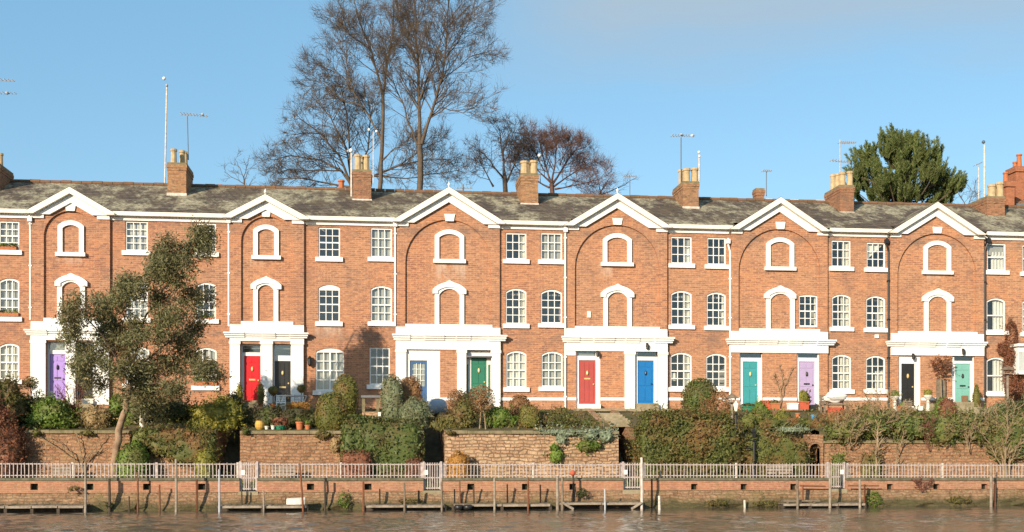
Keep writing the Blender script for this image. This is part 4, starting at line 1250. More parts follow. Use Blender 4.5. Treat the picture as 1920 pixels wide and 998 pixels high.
for (p, q) in (((1055, 943), (1075, 955)), ((1203, 943), (1184, 955))):
    m = MB().tube([PT(p[0], p[1], -11.2), PT(q[0], q[1], -11.2)], 0.05, 6)
    solo(m, 'diagonal_brace', M['timber_pale'], 'pale diagonal brace at the %s end of the third stage' % ('left' if p[0] < 1100 else 'right'), 'brace')
m = MB().tube([PT(1500, 911, YN + .05), PT(1548, 912, YN + .05)], 0.03, 6)
solo(m, 'handrail', M['rust'], 'rusty handrail left of the fourth gate above the right stage', 'handrail')
m = MB().tube([PT(1590, 911, YN + .05), PT(1648, 911, YN + .05)], 0.025, 6)
solo(m, 'handrail', M['rust'], 'rusty handrail right of the fourth gate', 'handrail')
bz = Z(1500, 938, -10.75)
m = MB().box(X(1467, -10.7), X(1535, -10.7), -10.85, -10.6, bz - 0.05, bz)
for x_ in (1475, 1525): m.box(X(x_, -10.7) - .04, X(x_, -10.7) + .04, -10.8, -10.7, Z(1500, 944, YF_) - 0.02, bz - 0.049)
solo(m, 'plank_bench', M['timber'], 'plank bench standing on the right landing stage', 'bench')
p = PT(1074, 887, YN)
solo(MB().lathe(p.x, p.y, [(0.02, p.z - .1), (.09, p.z - .06), (.11, p.z), (.08, p.z + .07), (.02, p.z + .1)], 10), 'mooring_buoy', M['terracotta_red'], 'small red buoy on top of a dark post', 'buoy', smooth=True)
p = PT(868, 951, -11.05)
m = MB()
for dx in (-0.16, 0.16):
    m.lathe(p.x + dx, -11.16, [(0.09, 0.02), (0.16, 0.05), (0.17, 0.14), (0.13, 0.2), (0.05, 0.2)], 12)
solo(m, 'tyre_fender', M['black'], 'pair of dark tyre fenders at the end of the long stage', 'fender', smooth=True)
p = PT(555, 942, -10.7)
a, b = X(537, -10.75), X(572, -10.75)
zd = Z(490, 948, -11.0)
m = MB()
sec = [(0.0, 0.02), (0.25, 0.17), (0.5, 0.21), (0.75, 0.19), (1.0, 0.10)]
vs = []
for t_, w_ in sec:
    x_ = a + (b - a) * t_
    vs += [(x_, -10.75 - w_, zd + 0.02), (x_, -10.75 - w_ * .7, zd + 0.16 + .05 * t_), (x_, -10.75, zd + 0.22 + .05 * t_), (x_, -10.75 + w_ * .7, zd + 0.16 + .05 * t_), (x_, -10.75 + w_, zd + 0.02)]
fs = []
for i in range(4):
    for k in range(4): fs.append((i * 5 + k, i * 5 + k + 5, i * 5 + k + 6, i * 5 + k + 1))
fs += [(0, 1, 2, 3, 4), (24, 23, 22, 21, 20)]
m.add(vs, fs)
solo(m, 'upturned_dinghy', M['statue'], 'small cream upturned dinghy on the first gate landing stage', 'boat')

# ---------------------------------------------------------------- garden walls, beds and steps
GAPS = [(20, 48), (405, 450), (795, 835), (1160, 1190), (1517, 1537)]
spans = [(-160, 20, 808), (48, 405, 807), (450, 795, 808), (835, 1160, 808), (1190, 1517, 815), (1537, 2080, 826)]
WL = ['sandstone garden wall at the far left edge', 'sandstone garden wall with bare climber, left of the first dark steps', 'sandstone garden wall with coping below the row of pots', 'sandstone garden wall under brown lollipop shrubs, between second and third gate',
      'sandstone garden wall hidden behind the big ivy bank', 'rough sandstone garden wall under the right hand hedge']
TW = 0.45
Y0RET = YRET
for i, ((a, b, yt), lab) in enumerate(zip(spans, WL)):
    YRET = Y0RET + (0.75 if i == 4 else 0)
    x0, x1 = X(a, YRET), X(b, YRET)
    zt = Z((max(a, 0) + min(b, 1920)) / 2, yt, YRET)
    t_ = thing('garden_wall', lab, 'garden wall', ((x0 + x1) / 2, YRET, ZPATH), 'sandstone walls holding up the gardens')
    m = MB()
    # slightly battered and uneven front
    nx, nz_ = max(2, int((x1 - x0) / 0.35)), 7
    r_ = random.Random(i)
    vs, fs = [], []
    for k in range(nz_ + 1):
        for j in range(nx + 1):
            edge = 0 if j in (0, nx) else 1
            vs.append((x0 + (x1 - x0) * j / nx, YRET - 0.02 - r_.random() * 0.05 * edge + 0.06 * k / nz_, ZPATH - 0.1 + (zt - 0.12 - ZPATH + 0.1) * k / nz_))
    for k in range(nz_):
        for j in range(nx):
            q = k * (nx + 1) + j
            fs.append((q, q + 1, q + nx + 2, q + nx + 1))
    m.add(vs, fs)
    m.quad((x0, YRET + 0.04, zt - 0.12), (x1, YRET + 0.04, zt - 0.12), (x1, YRET + TW, zt - 0.12), (x0, YRET + TW, zt - 0.12))
    for x_, s_ in ((x0, 1), (x1, -1)):
        zE = gz(-1.6) + 0.12
        m.add([(x_, YRET - 0.02, ZPATH - .1), (x_, -1.6, ZPATH - .1), (x_, -1.6, zE), (x_, YRET + 0.04, zt - 0.12), (x_ + s_ * 0.3, YRET + 0.04, zt - 0.12), (x_ + s_ * 0.3, -1.6, zE), (x_ + s_ * 0.3, -1.6, ZPATH)], [(0, 1, 2, 3), (3, 2, 5, 4), (1, 6, 5, 2)])
    m.build('stonework', M['sandstone_pale' if i == 3 else 'sandstone'], t_)
    c_ = MB()
    n = max(1, int((x1 - x0) / 0.8))
    for k in range(n):
        p, q = x0 + (x1 - x0) * k / n, x0 + (x1 - x0) * (k + 1) / n
        dz = r_.uniform(-0.015, 0.015)
        c_.box(p + 0.005, q - 0.005, YRET - 0.06 - r_.random() * 0.03, YRET + TW + 0.02, zt - 0.118, zt + dz)
    c_.build('coping', M['coping'], t_)
    bd = MB()
    ys = [YRET + 0.12, -6.4, -5.6, -4.8, -4.0, -3.2, -2.4, -1.8, -1.2, -0.6, 0.02]
    nx = max(2, int((x1 - x0) / 0.6))
    vs, fs = [], []
    for k, y_ in enumerate(ys):
        for j in range(nx + 1):
            vs.append((x0 + 0.03 + (x1 - x0 - 0.06) * j / nx, y_, gz(y_) + (r_.random() - 0.5) * 0.09 * (0 < k < 8)))
    for k in range(len(ys) - 1):
        for j in range(nx):
            q = k * (nx + 1) + j
            fs.append((q, q + 1, q + nx + 2, q + nx + 1))
    bd.add(vs, fs)
    zf_ = min(zt, ZBED) - 0.3
    bd.quad((x0 + .03, YRET + .12, zf_), (x1 - .03, YRET + .12, zf_), (x1 - .03, YRET + .12, ZBED), (x0 + .03, YRET + .12, ZBED))
    struct(bd, 'garden_bed', M['soil'])
YRET = Y0RET
SLB = ['dark garden steps at the far left edge between clipped bushes', 'dark garden steps left of the pot lined wall', 'dark garden steps right of the ivy block', 'dark garden steps left of the big ivy bank', 'dark narrow garden steps behind an arched opening']
for (a, b), lab in zip(GAPS, SLB):
    x0, x1 = X(a, YRET) + 0.01, X(b, YRET) - 0.01
    m = MB()
    n = 15
    y0, y1 = -7.0, -1.7
    for k in range(n):
        ya = y0 + (y1 - y0) * k / n
        m.box(x0, x1, ya, y1 + 0.6, ZPATH - 0.1 + (gz(-1.6) - ZPATH) * k / n + (0.001 if k else 0), ZPATH - 0.1 + (gz(-1.6) - ZPATH) * (k + 1) / n)
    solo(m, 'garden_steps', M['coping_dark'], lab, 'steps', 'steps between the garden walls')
m = MB()
x0, x1 = X(1512, YRET), X(1542, YRET)
L = head(X(1517, YRET) , X(1537, YRET), ZPATH, Z(1527, 832, YRET), 0.18)
m.wall([(x0, ZPATH - .05), (x1, ZPATH - .05), (x1, Z(1527, 815, YRET)), (x0, Z(1527, 815, YRET))], [L], YRET - 0.1, 0.4)
m.quad((x0, YRET - .1, Z(1527, 815, YRET)), (x1, YRET - .1, Z(1527, 815, YRET)), (x1, YRET + .35, Z(1527, 815, YRET)), (x0, YRET + .35, Z(1527, 815, YRET)))
for x_ in (x0, x1): m.quad((x_, YRET - .1, ZPATH - .05), (x_, YRET + .35, ZPATH - .05), (x_, YRET + .35, Z(1527, 815, YRET)), (x_, YRET - .1, Z(1527, 815, YRET)))
solo(m, 'arched_doorway', M['sandstone'], 'low arched stone doorway with black opening right of the dark lamp post with ladder bar', 'doorway')
# pale landing and steps in front of the doors
for (xa, xb, Y0, lab) in ((1075, 1262, -2.6, 'worn stone terrace slabs before the dull red and bright blue doors'),):
    m = MB().box(X(xa, -1.5), X(xb, -1.5), -1.9, -0.16, ZG - 0.12, ZG - 0.0)
    solo(m, 'stone_terrace', M['steps'], lab, 'terrace')
m = MB()
for k in range(5):
    m.box(X(1130, -4), X(1172, -4), -5.0 + 0.5 * k, -1.91, gz(-5.0 + .5 * k) - 0.15 + 0.001 * k, gz(-5.0 + 0.5 * k) + 0.13)
solo(m, 'garden_steps', M['steps'], 'shallow stone garden steps between the dull red and bright blue doors', 'steps')
m = MB()
for k in range(4):
    m.box(X(1793 - k * 2, -3.2), X(1826 + k * 2, -3.2), -4.6 + 0.55 * k, -0.5, gz(-4.6) - 0.1 + 0.001 * k, gz(-4.6) + 0.24 * (k + 1))
solo(m, 'garden_steps', M['steps'], 'pale stone garden steps leading up to the mint green door', 'steps')
# ---------------------------------------------------------------- foliage tools
def leaf_quads(P, N, size, rs, asp=0.55, tilt=0.7, up=0.0):
    n = len(P)
    nn = N + rs.normal(0, tilt, (n, 3)); nn[:, 2] += up
    nn /= np.linalg.norm(nn, axis=1)[:, None] + 1e-9
    t = np.cross(nn, rs.normal(0, 1, (n, 3))); t /= np.linalg.norm(t, axis=1)[:, None] + 1e-9
    b = np.cross(nn, t)
    s = (size * (0.45 + 1.25 * rs.random(n) ** 1.6))[:, None] * 0.5
    V = np.stack([P - t * s, P - b * s * asp, P + t * s, P + b * s * asp], 1).reshape(-1, 3)
    Fq = (np.arange(n)[:, None] * 4 + np.arange(4)[None]).tolist()
    return V.tolist(), Fq
def lump(d, seed, freq=3.0):
    r = np.random.RandomState(seed)
    out = 0
    for k in range(5):
        w = r.normal(0, 1, 3) * freq * (0.7 + 0.5 * k)
        out = out + np.sin(d @ w + r.uniform(0, 6.3)) / (1 + 0.5 * k)
    return out / 2.5
def blob_pts(n, c, rad, e, rough, seed, rs, depth=0.18, freq=3.0):
    d = rs.normal(0, 1, (n, 3)); d /= np.linalg.norm(d, axis=1)[:, None]
    r = (np.abs(d) ** e).sum(1) ** (-1.0 / e)
    k = 1 + rough * lump(d, seed, freq)
    k = k * (1 - depth * rs.random(n) ** 2)
    P = d * (r * k)[:, None] * rad + c
    N = np.sign(d) * np.abs(d) ** (e - 1) / rad
    N /= np.linalg.norm(N, axis=1)[:, None] + 1e-9
    return P, N
def core_mesh(mb, c, rad, e, rough, seed, sc=0.86, n=14, freq=3.0):
    vs, fs = [], []
    D_ = []
    for i in range(n + 1):
        th = math.pi * i / n
        for j in range(2 * n):
            ph = math.pi * j / n
            D_.append((math.sin(th) * math.cos(ph), math.sin(th) * math.sin(ph), math.cos(th)))
    D_ = np.array(D_)
    r = (np.abs(D_) ** e).sum(1) ** (-1.0 / e) * (1 + rough * lump(D_, seed, freq)) * sc
    vs = (D_ * r[:, None] * rad + c).tolist()
    for i in range(n):
        for j in range(2 * n):
            j2 = (j + 1) % (2 * n)
            fs.append((i * 2 * n + j, i * 2 * n + j2, (i + 1) * 2 * n + j2, (i + 1) * 2 * n + j))
    mb.add(vs, fs)
SEED = [100]
def foliage(blobs, Y, size, dens=1.5, e=2.2, rough=0.12, core=True, depth=0.18, ry=None, tilt=0.7, asp=0.55, ground=None, freq=3.0):
    """blobs measured on the photograph: (cx, cy, rx, ry[, dy]); returns a mesh builder in world metres"""
    mb = MB()
    for q in blobs:
        cx, cy, rx, rz = q[:4]
        y = Y + (q[4] if len(q) > 4 else 0)
        s = MPP(cx, y)
        c = np.array(PT(cx, cy, y)); rx_, rz_ = rx * s, rz * s
        if ground is not None and ground > -5 and c[2] - rz_ > ground:
            top = c[2] + rz_; rz_ = (top - ground) / 2 + 0.03; c[2] = top - rz_
        yd = ry if ry else (q[5] if len(q) > 5 else min(rx_, rz_) * 0.85)
        rad = np.array([rx_, yd, rz_])
        SEED[0] += 1
        rs = np.random.RandomState(SEED[0])
        a = rad
        area = 4 * math.pi * (((a[0] * a[1]) ** 1.6 + (a[0] * a[2]) ** 1.6 + (a[1] * a[2]) ** 1.6) / 3) ** (1 / 1.6)
        n = int(min(26000, dens * area / (size * size * asp)))
        P, N = blob_pts(n, c, rad, e, rough, SEED[0], rs, depth, freq)
        mb.add(*leaf_quads(P, N, size, rs, asp, tilt))
        if rough >= .14:
            k_ = int(max(6, area * 22))
            Q, NQ = blob_pts(k_, c, rad, e, rough, SEED[0], rs, .05, freq)
            dd = NQ + rs.normal(0, .45, (k_, 3)) + np.array([0, 0, .5]); dd /= np.linalg.norm(dd, axis=1)[:, None]
            LL = rs.uniform(.06, .5, k_) * min(1.0, rad.max() / .5)
            m_ = 11
            tt = np.linspace(0.1, 1, m_)
            QQ = (Q[:, None] + dd[:, None] * (LL[:, None] * tt)[:, :, None]).reshape(-1, 3) + rs.normal(0, .018, (k_ * m_, 3))
            mb.add(*leaf_quads(QQ, np.repeat(NQ, m_, 0), size * .75, rs, asp * .8, .9))
        if core: core_mesh(mb, c, rad, e, rough, SEED[0], freq=freq)
    return mb
def shrub(name, label, cat, blobs, mat, Y=None, size=0.10, group=None, **k):
    b0 = blobs[0]
    if Y is None:
        Y = Yb(b0[0], max(b[1] + b[3] for b in blobs) - 3)
    g = ZPATH + 0.05 if Y < YRET else gz(Y)
    k.setdefault('ground', g)
    return solo(foliage(blobs, Y, size, **k), name, M[mat], label, cat, group)

# bare branches
def grow(out, p, d, L, r, lvl, mx, rs, P):
    n = max(2, int(L / P['seg']))
    pts, rad = [p], [r]
    d = d / np.linalg.norm(d)
    r1 = max(P['rmin'], r * P.get('tap', 0.45))
    for i in range(n):
        d = d + rs.normal(0, P['wig'], 3) + np.array([0, 0, P['up']])
        d /= np.linalg.norm(d)
        p = p + d * L / n
        pts.append(p); rad.append(r + (r1 - r) * (i + 1) / n)
    out.append((lvl, pts, rad))
    if lvl < mx: sprout(out, pts, rad, L, lvl, mx, rs, P)
def sprout(out, pts, rad, L, lvl, mx, rs, P, n=None, t0=0.25):
    n = n if n is not None else max(2, int(P['kids'] * (0.7 + 0.6 * rs.random())))
    m = len(pts) - 1
    for k in range(n):
        t = t0 + (1 - t0) * (k + rs.random()) / n
        f = t * m; i = min(m - 1, int(f)); f -= i
        p = pts[i] * (1 - f) + pts[i + 1] * f
        r = rad[i] * (1 - f) + rad[i + 1] * f
        ax = pts[i + 1] - pts[i]; ax = ax / np.linalg.norm(ax)
        q = rs.normal(0, 1, 3); q -= ax * (q @ ax); q /= np.linalg.norm(q)
        an = math.radians(P['ang'] * (0.7 + 0.6 * rs.random()))
        d = ax * math.cos(an) + q * math.sin(an)
        l = L * P['ratio'] * (0.6 + 0.6 * rs.random()) * (1.15 - 0.5 * t)
        grow(out, p, d, l, max(P['rmin'], r * 0.5), lvl + 1, mx, rs, P)
def haze_twigs(mb, limbs, lv, per, ln, r, rs):
    P0, T0 = [], []
    for lvl, pts, rad in limbs:
        if lvl not in lv: continue
        m = len(pts) - 1
        for k in range(per):
            f = rs.random() * m; i = min(m - 1, int(f)); f -= i
            t = pts[i + 1] - pts[i]
            P0.append(pts[i] * (1 - f) + pts[i + 1] * f); T0.append(t / np.linalg.norm(t))
    if not P0: return
    P0, T0 = np.array(P0), np.array(T0)
    n = len(P0)
    d = T0 * 0.8 + rs.normal(0, .5, (n, 3)); d[:, 2] += .18
    d /= np.linalg.norm(d, axis=1)[:, None]
    L = (ln * (.4 + .9 * rs.random(n)))[:, None]
    a = np.cross(d, np.array([.3, .9, .1])); a /= np.linalg.norm(a, axis=1)[:, None]
    b = np.cross(d, a)
    mid = P0 + d * L * .5 + rs.normal(0, .03, (n, 3)); end = P0 + d * L + rs.normal(0, .06, (n, 3)) + np.array([0, 0, .05])
    V = []
    for q, w in ((P0, 1.0), (mid, .8), (end, .45)):
        for k in range(3):
            an = 2 * math.pi * k / 3
            V.append(q + (a * math.cos(an) + b * math.sin(an)) * r * w)
    V = np.stack(V, 1).reshape(-1, 3)
    fq = []
    for s_ in (0, 3):
        for k in range(3): fq.append((s_ + k, s_ + (k + 1) % 3, s_ + 3 + (k + 1) % 3, s_ + 3 + k))
    Fq = (np.arange(n)[:, None, None] * 9 + np.array(fq)[None]).reshape(-1, 4)
    mb.add(V.tolist(), Fq.tolist())
def tree_parts(root, limbs, mat, thick=1, nm=('trunk', 'crown'), haze=None):
    a, b = MB(), MB()
    if haze: haze_twigs(b, limbs, *haze, np.random.RandomState(len(limbs)))
    for lvl, pts, rad in limbs:
        (a if lvl <= thick else b).tube(pts, rad, 6 if lvl <= thick else 3, cap=False)
    a.build(nm[0], mat, root, smooth=True)
    b.build(nm[1], mat, root)
def guided(guides, Y, rs, P, mx, rbase, jy=1.5, kids=9, Lm=None):
    """guides: polylines measured on the photograph for the main limbs, (points, start radius, end radius, lvl)"""
    out = []
    for pts_, r0, r1, dy in guides:
        n = len(pts_)
        pp = []
        for i, (x, y) in enumerate(pts_):
            v = np.array(PT(x, y, Y + dy * (i / max(1, n - 1)))); pp.append(v)
        # subdivide with a little wander
        fine, rad = [pp[0]], [r0]
        for i in range(n - 1):
            for q in (1, 2, 3):
                f = q / 3
                v = pp[i] * (1 - f) + pp[i + 1] * f + rs.normal(0, 0.028, 3) * (q < 3)
                fine.append(v); tt = (i + f) / (n - 1); rad.append((r0 + (r1 - r0) * tt ** .7) * (0.8 if Y > 5 else 1))
        out.append((0, fine, rad))
        if r0 >= rbase: continue
        L = sum(np.linalg.norm(fine[i + 1] - fine[i]) for i in range(len(fine) - 1))
        sprout(out, fine, rad, (Lm or L * 0.5), 0, mx, rs, P, n=int(kids * max(0.4, L / 6.0)), t0=0.2 if r0 < rbase else 0.55)
    return out

# ---------------------------------------------------------------- trees behind the roofs
YT = 19.0
rs = np.random.RandomState(3)
P1 = dict(seg=0.8, wig=0.10, up=0.05, kids=5.5, ang=38, ratio=0.62, rmin=0.0085)
base = lambda px, y: (X(px, y), y, ZG)
t2 = thing('bare_tree', 'tallest bare tree, its forked trunk standing right of the second chimney', 'tree', base(786, YT), 'bare trees behind the roofs')
g2 = [([(788, 470), (787, 380), (788, 310), (787, 272)], .27, .22, 0), ([(787, 272), (786, 200), (784, 120), (780, 50), (772, -50)], .17, .05, .8), ([(790, 270), (808, 215), (830, 140), (838, 60), (846, -50)], .15, .04, -1.5),
      ([(783, 272), (766, 232), (756, 195), (738, 155), (718, 130)], .09, .03, 1.2), ([(803, 222), (830, 201), (868, 212), (900, 194)], .06, .02, -1.8), ([(786, 190), (800, 150), (815, 112), (832, 60), (870, 20)], .08, .025, -1),
      ([(836, 110), (858, 80), (880, 40), (893, -10)], .06, .02, -2.2), ([(784, 120), (768, 80), (748, 40), (742, -20)], .06, .02, 2), ([(826, 150), (855, 130), (885, 105), (908, 98)], .05, .02, -.6), ([(781, 60), (795, 20), (805, -40)], .05, .02, 1.4)]
tree_parts(t2, guided(g2, YT, rs, P1, 3, .2, kids=23, Lm=3.3), M['bark'], haze=((3,), 2, .6, .0055))
t1 = thing('bare_tree', 'tall bare tree with a straight trunk rising just right of the second chimney', 'tree', base(712, YT + 2), 'bare trees behind the roofs')
g1 = [([(711, 470), (712, 360), (716, 285), (718, 180)], .24, .13, 0), ([(718, 180), (707, 135), (692, 85), (672, 35), (655, -30)], .12, .03, 1), ([(718, 180), (727, 115), (737, 55), (738, -30)], .10, .03, -1.2),
      ([(716, 262), (692, 218), (662, 172), (640, 142), (600, 122)], .10, .025, 1.4), ([(718, 300), (742, 277), (772, 268)], .07, .02, -1), ([(706, 140), (728, 104), (745, 75)], .06, .02, -1.2), ([(690, 90), (660, 70), (632, 45)], .05, .02, 1.6), ([(664, 175), (650, 120), (648, 70), (640, 20)], .05, .02, -.6), ([(680, 200), (640, 185), (610, 160), (590, 150)], .05, .02, 0.4)]
tree_parts(t1, guided(g1, YT + 2, rs, P1, 3, .2, kids=22, Lm=3.0), M['bark'], haze=((3,), 2, .6, .0055))
P3 = dict(seg=0.6, wig=0.14, up=0.03, kids=5, ang=44, ratio=0.62, rmin=0.0085)
t3 = thing('bare_tree', 'wide spreading bare tree crown, low and dense, left of the tallest tree', 'tree', base(662, YT + 6), 'bare trees behind the roofs')
g3 = [([(668, 480), (664, 400), (660, 350)], .34, .26, 0), ([(660, 350), (640, 320), (600, 300), (545, 292), (515, 300)], .13, .03, 1), ([(660, 350), (635, 290), (600, 250), (560, 222)], .13, .03, -1.5), ([(660, 350), (650, 280), (620, 220), (590, 186)], .13, .03, 2), ([(660, 350), (655, 270), (650, 210), (640, 168)], .13, .03, -2),
      ([(660, 350), (690, 280), (695, 220), (690, 190)], .11, .03, 1), ([(662, 352), (620, 345), (570, 335), (520, 335)], .10, .03, 1.6), ([(640, 320), (590, 320), (540, 318), (505, 330)], .06, .02, -1), ([(662, 350), (700, 330), (750, 310), (800, 300), (845, 300)], .12, .03, 2), ([(700, 330), (760, 335), (820, 325), (865, 318)], .07, .02, 1), ([(750, 310), (790, 280), (830, 262)], .06, .02, 2), ([(600, 250), (570, 250), (535, 255)], .05, .02, .5), ([(625, 225), (640, 200), (660, 180)], .05, .02, 1)]
tree_parts(t3, guided(g3, YT + 6, rs, P3, 3, .25, kids=22, Lm=2.8), M['bark'], haze=((3,), 2, .55, .0058))
t4 = thing('bare_tree', 'small dark bare tree left of the third chimney', 'tree', base(950, YT), 'bare trees behind the roofs')
g4 = [([(955, 470), (950, 380), (946, 330)], .22, .18, 0), ([(946, 330), (941, 285), (936, 240)], .12, .03, 1), ([(945, 335), (925, 312), (908, 288), (897, 280)], .08, .02, -1), ([(948, 345), (968, 300), (976, 262)], .09, .025, 1), ([(925, 350), (912, 325), (898, 300)], .07, .02, -1), ([(941, 285), (955, 262), (965, 245)], .05, .02, 0)]
tree_parts(t4, guided(g4, YT, rs, P3, 3, .2, kids=20, Lm=2.2), M['bark_dark'], haze=((3,), 2, .5, .0055))
t5 = thing('bare_tree', 'dense reddish bare tree behind and right of the third chimney', 'tree', base(1040, YT + 2), 'bare trees behind the roofs')
g5 = [([(1040, 470), (1036, 390), (1034, 345)], .22, .18, 0), ([(1034, 345), (1020, 300), (1010, 262)], .09, .03, 1), ([(1034, 345), (1042, 300), (1045, 258)], .09, .03, -1), ([(1036, 345), (1065, 300), (1085, 275)], .09, .03, 0.6), ([(1038, 350), (1075, 325), (1105, 305)], .08, .02, 1), ([(1036, 345), (1000, 310), (985, 280)], .08, .02, -.5), ([(1030, 352), (1000, 335), (972, 318), (958, 300)], .07, .02, 1), ([(1020, 320), (1000, 280), (990, 258)], .05, .02, .5), ([(1040, 355), (1090, 345), (1130, 335)], .07, .02, -1), ([(1050, 310), (1060, 285), (1075, 260)], .05, .02, 1)]
P5 = dict(P3); P5['kids'] = 6
tree_parts(t5, guided(g5, YT + 2, rs, P5, 3, .2, kids=30, Lm=2.3), M['bark_red'], haze=((3,), 2, .5, .0055))
t6 = thing('bare_tree', 'low wispy bare tree just above the ridge left of the third gable', 'tree', base(1135, YT + 8), 'bare trees behind the roofs')
g6 = [([(1130, 460), (1128, 390), (1126, 360)], .14, .1, 0), ([(1126, 360), (1120, 335), (1112, 318)], .05, .02, 1), ([(1126, 360), (1140, 338), (1150, 325)], .05, .02, 0), ([(1128, 365), (1165, 350), (1190, 335)], .05, .02, 0)]
tree_parts(t6, guided(g6, YT + 8, rs, P3, 2, .2, kids=12, Lm=1.6), M['bark_red'], haze=((2,), 2, .4, .0055))
t7 = thing('bare_tree', 'small thin bare tree right of the first chimney', 'tree', base(458, YT), 'bare trees behind the roofs')
g7 = [([(462, 460), (460, 380), (458, 340)], .10, .07, 0), ([(458, 340), (450, 315), (440, 298)], .04, .015, .5), ([(458, 340), (462, 315), (468, 292)], .04, .015, -.5), ([(458, 345), (440, 335), (420, 322)], .035, .015, 0)]
tree_parts(t7, guided(g7, YT, rs, P3, 2, .2, kids=8, Lm=1.6), M['bark'], haze=((2,), 2, .4, .0055))
t8 = thing('bare_tree', 'wispy bare tree between the pine and the right end chimneys', 'tree', base(1815, YT), 'bare trees behind the roofs')
g8 = [([(1815, 470), (1814, 420), (1812, 395)], .12, .09, 0), ([(1812, 395), (1805, 375), (1796, 362)], .05, .015, .5), ([(1812, 395), (1820, 372), (1828, 352)], .05, .015, -.5), ([(1812, 400), (1795, 392), (1780, 380)], .04, .015, 0), ([(1813, 400), (1832, 385), (1842, 372)], .04, .015, 0)]
tree_parts(t8, guided(g8, YT, rs, P3, 2, .2, kids=14, Lm=1.7), M['bark'], haze=((2,), 3, .4, .0055))

# pine
YP = 14.0
pt = thing('pine_tree', 'bushy green pine rising behind the roof near the right end', 'tree', base(1690, YP))
tb = MB()
tr_pts = [PT(1692, 480, YP), PT(1690, 400, YP), PT(1688, 330, YP), PT(1675, 260, YP)]
tb.tube(tr_pts, [.22, .2, .14, .05], 7)
nb_ = MB()
rs = np.random.RandomState(8)
c = np.array(PT(1693, 330, YP)); s = MPP(1690, YP)
def outline(f):           # half width of the crown in photo pixels at height f (0 bottom, 1 top)
    return np.interp(f, [0, .1, .2, .35, .5, .65, .8, .9, 1.0], [62, 76, 82, 80, 76, 68, 52, 30, 6])
tuft_p = []
for k in range(78):
    f = (k + rs.random()) / 78
    py = 392 - f * 116
    w = outline(f)
    ph = k * 2.399 + rs.normal(0, .3)
    rr = w * (0.78 + 0.40 * rs.random()) * (1 if rs.random() < .72 else .45)
    ctr = np.array([X(1690, YP) + rr * math.cos(ph) * s * (1.0 + .12 * (f < .25 and math.cos(ph) > 0)), YP + rr * math.sin(ph) * s * .8, Z(1690, py, YP)])
    j_ = np.array([X(1690, YP), YP, ctr[2] - 0.42 * rr * s])
    md = (j_ + ctr) / 2 + np.array([0, 0, -.18 * rr * s])
    tb.tube([j_, md, ctr], [.07, .05, .02], 5, False)
    for q in range(9):
        t_ = rs.random() ** .6
        base_ = (j_ * (1 - t_) ** 2 + 2 * md * t_ * (1 - t_) + ctr * t_ * t_) if q > 6 else ctr
        p = base_ + rs.normal(0, 1, 3) * np.array([.27, .27, .16])
        tuft_p.append((p, ph + rs.normal(0, .5), f))
for (px, py, dy) in ((1782, 356, 0), (1772, 340, -.6), (1762, 362, .5), (1792, 350, .2), (1606, 330, 0), (1612, 300, .4), (1672, 262, 0), (1700, 268, .5)):
    ctr = np.array(PT(px, py, YP + dy))
    j_ = np.array([X(1690, YP), YP, ctr[2] - 0.5])
    tb.tube([j_, (j_ + ctr) / 2 + np.array([0, 0, -.25]), ctr], [.07, .05, .02], 5, False)
    for q in range(12):
        tuft_p.append((ctr + rs.normal(0, 1, 3) * np.array([.34, .25, .12]) - np.array([0, 0, .25]), 0.3 if px > 1690 else 2.8, .4))
for p, ph, f in tuft_p:
    out = np.array([math.cos(ph), math.sin(ph) * .8, 0])
    d = out * (0.5 - 0.3 * f) + np.array([0, 0, 1.0]) + rs.normal(0, .12, 3); d /= np.linalg.norm(d)
    L = rs.uniform(0.55, 1.1)
    n = 84
    tt = rs.random(n)
    q = p[None] + d[None] * (tt * L)[:, None]
    nd = rs.normal(0, 1, (n, 3)); nd = nd - (nd @ d)[:, None] * d; nd /= np.linalg.norm(nd, axis=1)[:, None]
    nd = nd * 0.62 + d * 0.8
    ln = (0.25 * (0.7 + 0.6 * rs.random(n)) * (1.05 - 0.5 * tt))[:, None]
    sd_ = np.cross(nd, rs.normal(0, 1, (n, 3))); sd_ /= np.linalg.norm(sd_, axis=1)[:, None]
    V = np.stack([q - sd_ * .021, q + sd_ * .021, q + nd * ln + sd_ * .010, q + nd * ln - sd_ * .010], 1).reshape(-1, 3)
    nb_.add(V.tolist(), (np.arange(n)[:, None] * 4 + np.arange(4)[None]).tolist())
tb.build('trunk', M['bark'], pt)
nb_.build('crown', M['pine'], pt)

# leaning eucalyptus in front of the first two houses
YE = -7.95
eu = thing('evergreen_tree', 'leaning olive green evergreen tree in front of the lilac door house', 'tree', (X(215, YE), YE, ZPATH + .1))
gl_ = [([(213, 912), (217, 850), (222, 815), (229, 785), (236, 758), (243, 720)], .155, .11, 0), ([(243, 720), (249, 690), (256, 650), (268, 605), (296, 560), (338, 505), (380, 450)], .075, .02, .9), ([(244, 716), (225, 682), (200, 640), (165, 600), (150, 575)], .045, .02, -.6), ([(248, 695), (280, 670), (320, 640), (360, 615)], .05, .015, -.8), ([(260, 640), (235, 600), (225, 560)], .045, .015, .8),
       ([(300, 556), (330, 560), (360, 552)], .04, .012, -.5), ([(243, 716), (285, 720), (330, 712), (375, 690)], .045, .012, -.7), ([(240, 735), (205, 725), (178, 712)], .035, .012, -.3), ([(246, 700), (215, 690), (175, 680)], .035, .012, .6), ([(320, 525), (330, 490), (322, 465)], .035, .012, .4)]
rs = np.random.RandomState(21)
PE = dict(seg=0.3, wig=0.16, up=0.03, kids=3, ang=45, ratio=0.6, rmin=0.008)
lm = guided(gl_, YE, rs, PE, 1, .12, kids=7, Lm=0.9)
a, a2 = MB(), MB()
for k_, (lvl, pts, rad) in enumerate(lm): (a if k_ == 0 else a2).tube(pts, rad, 7 if lvl == 0 else 4, cap=False)
a.build('trunk', M['bark_pale'], eu, smooth=True)
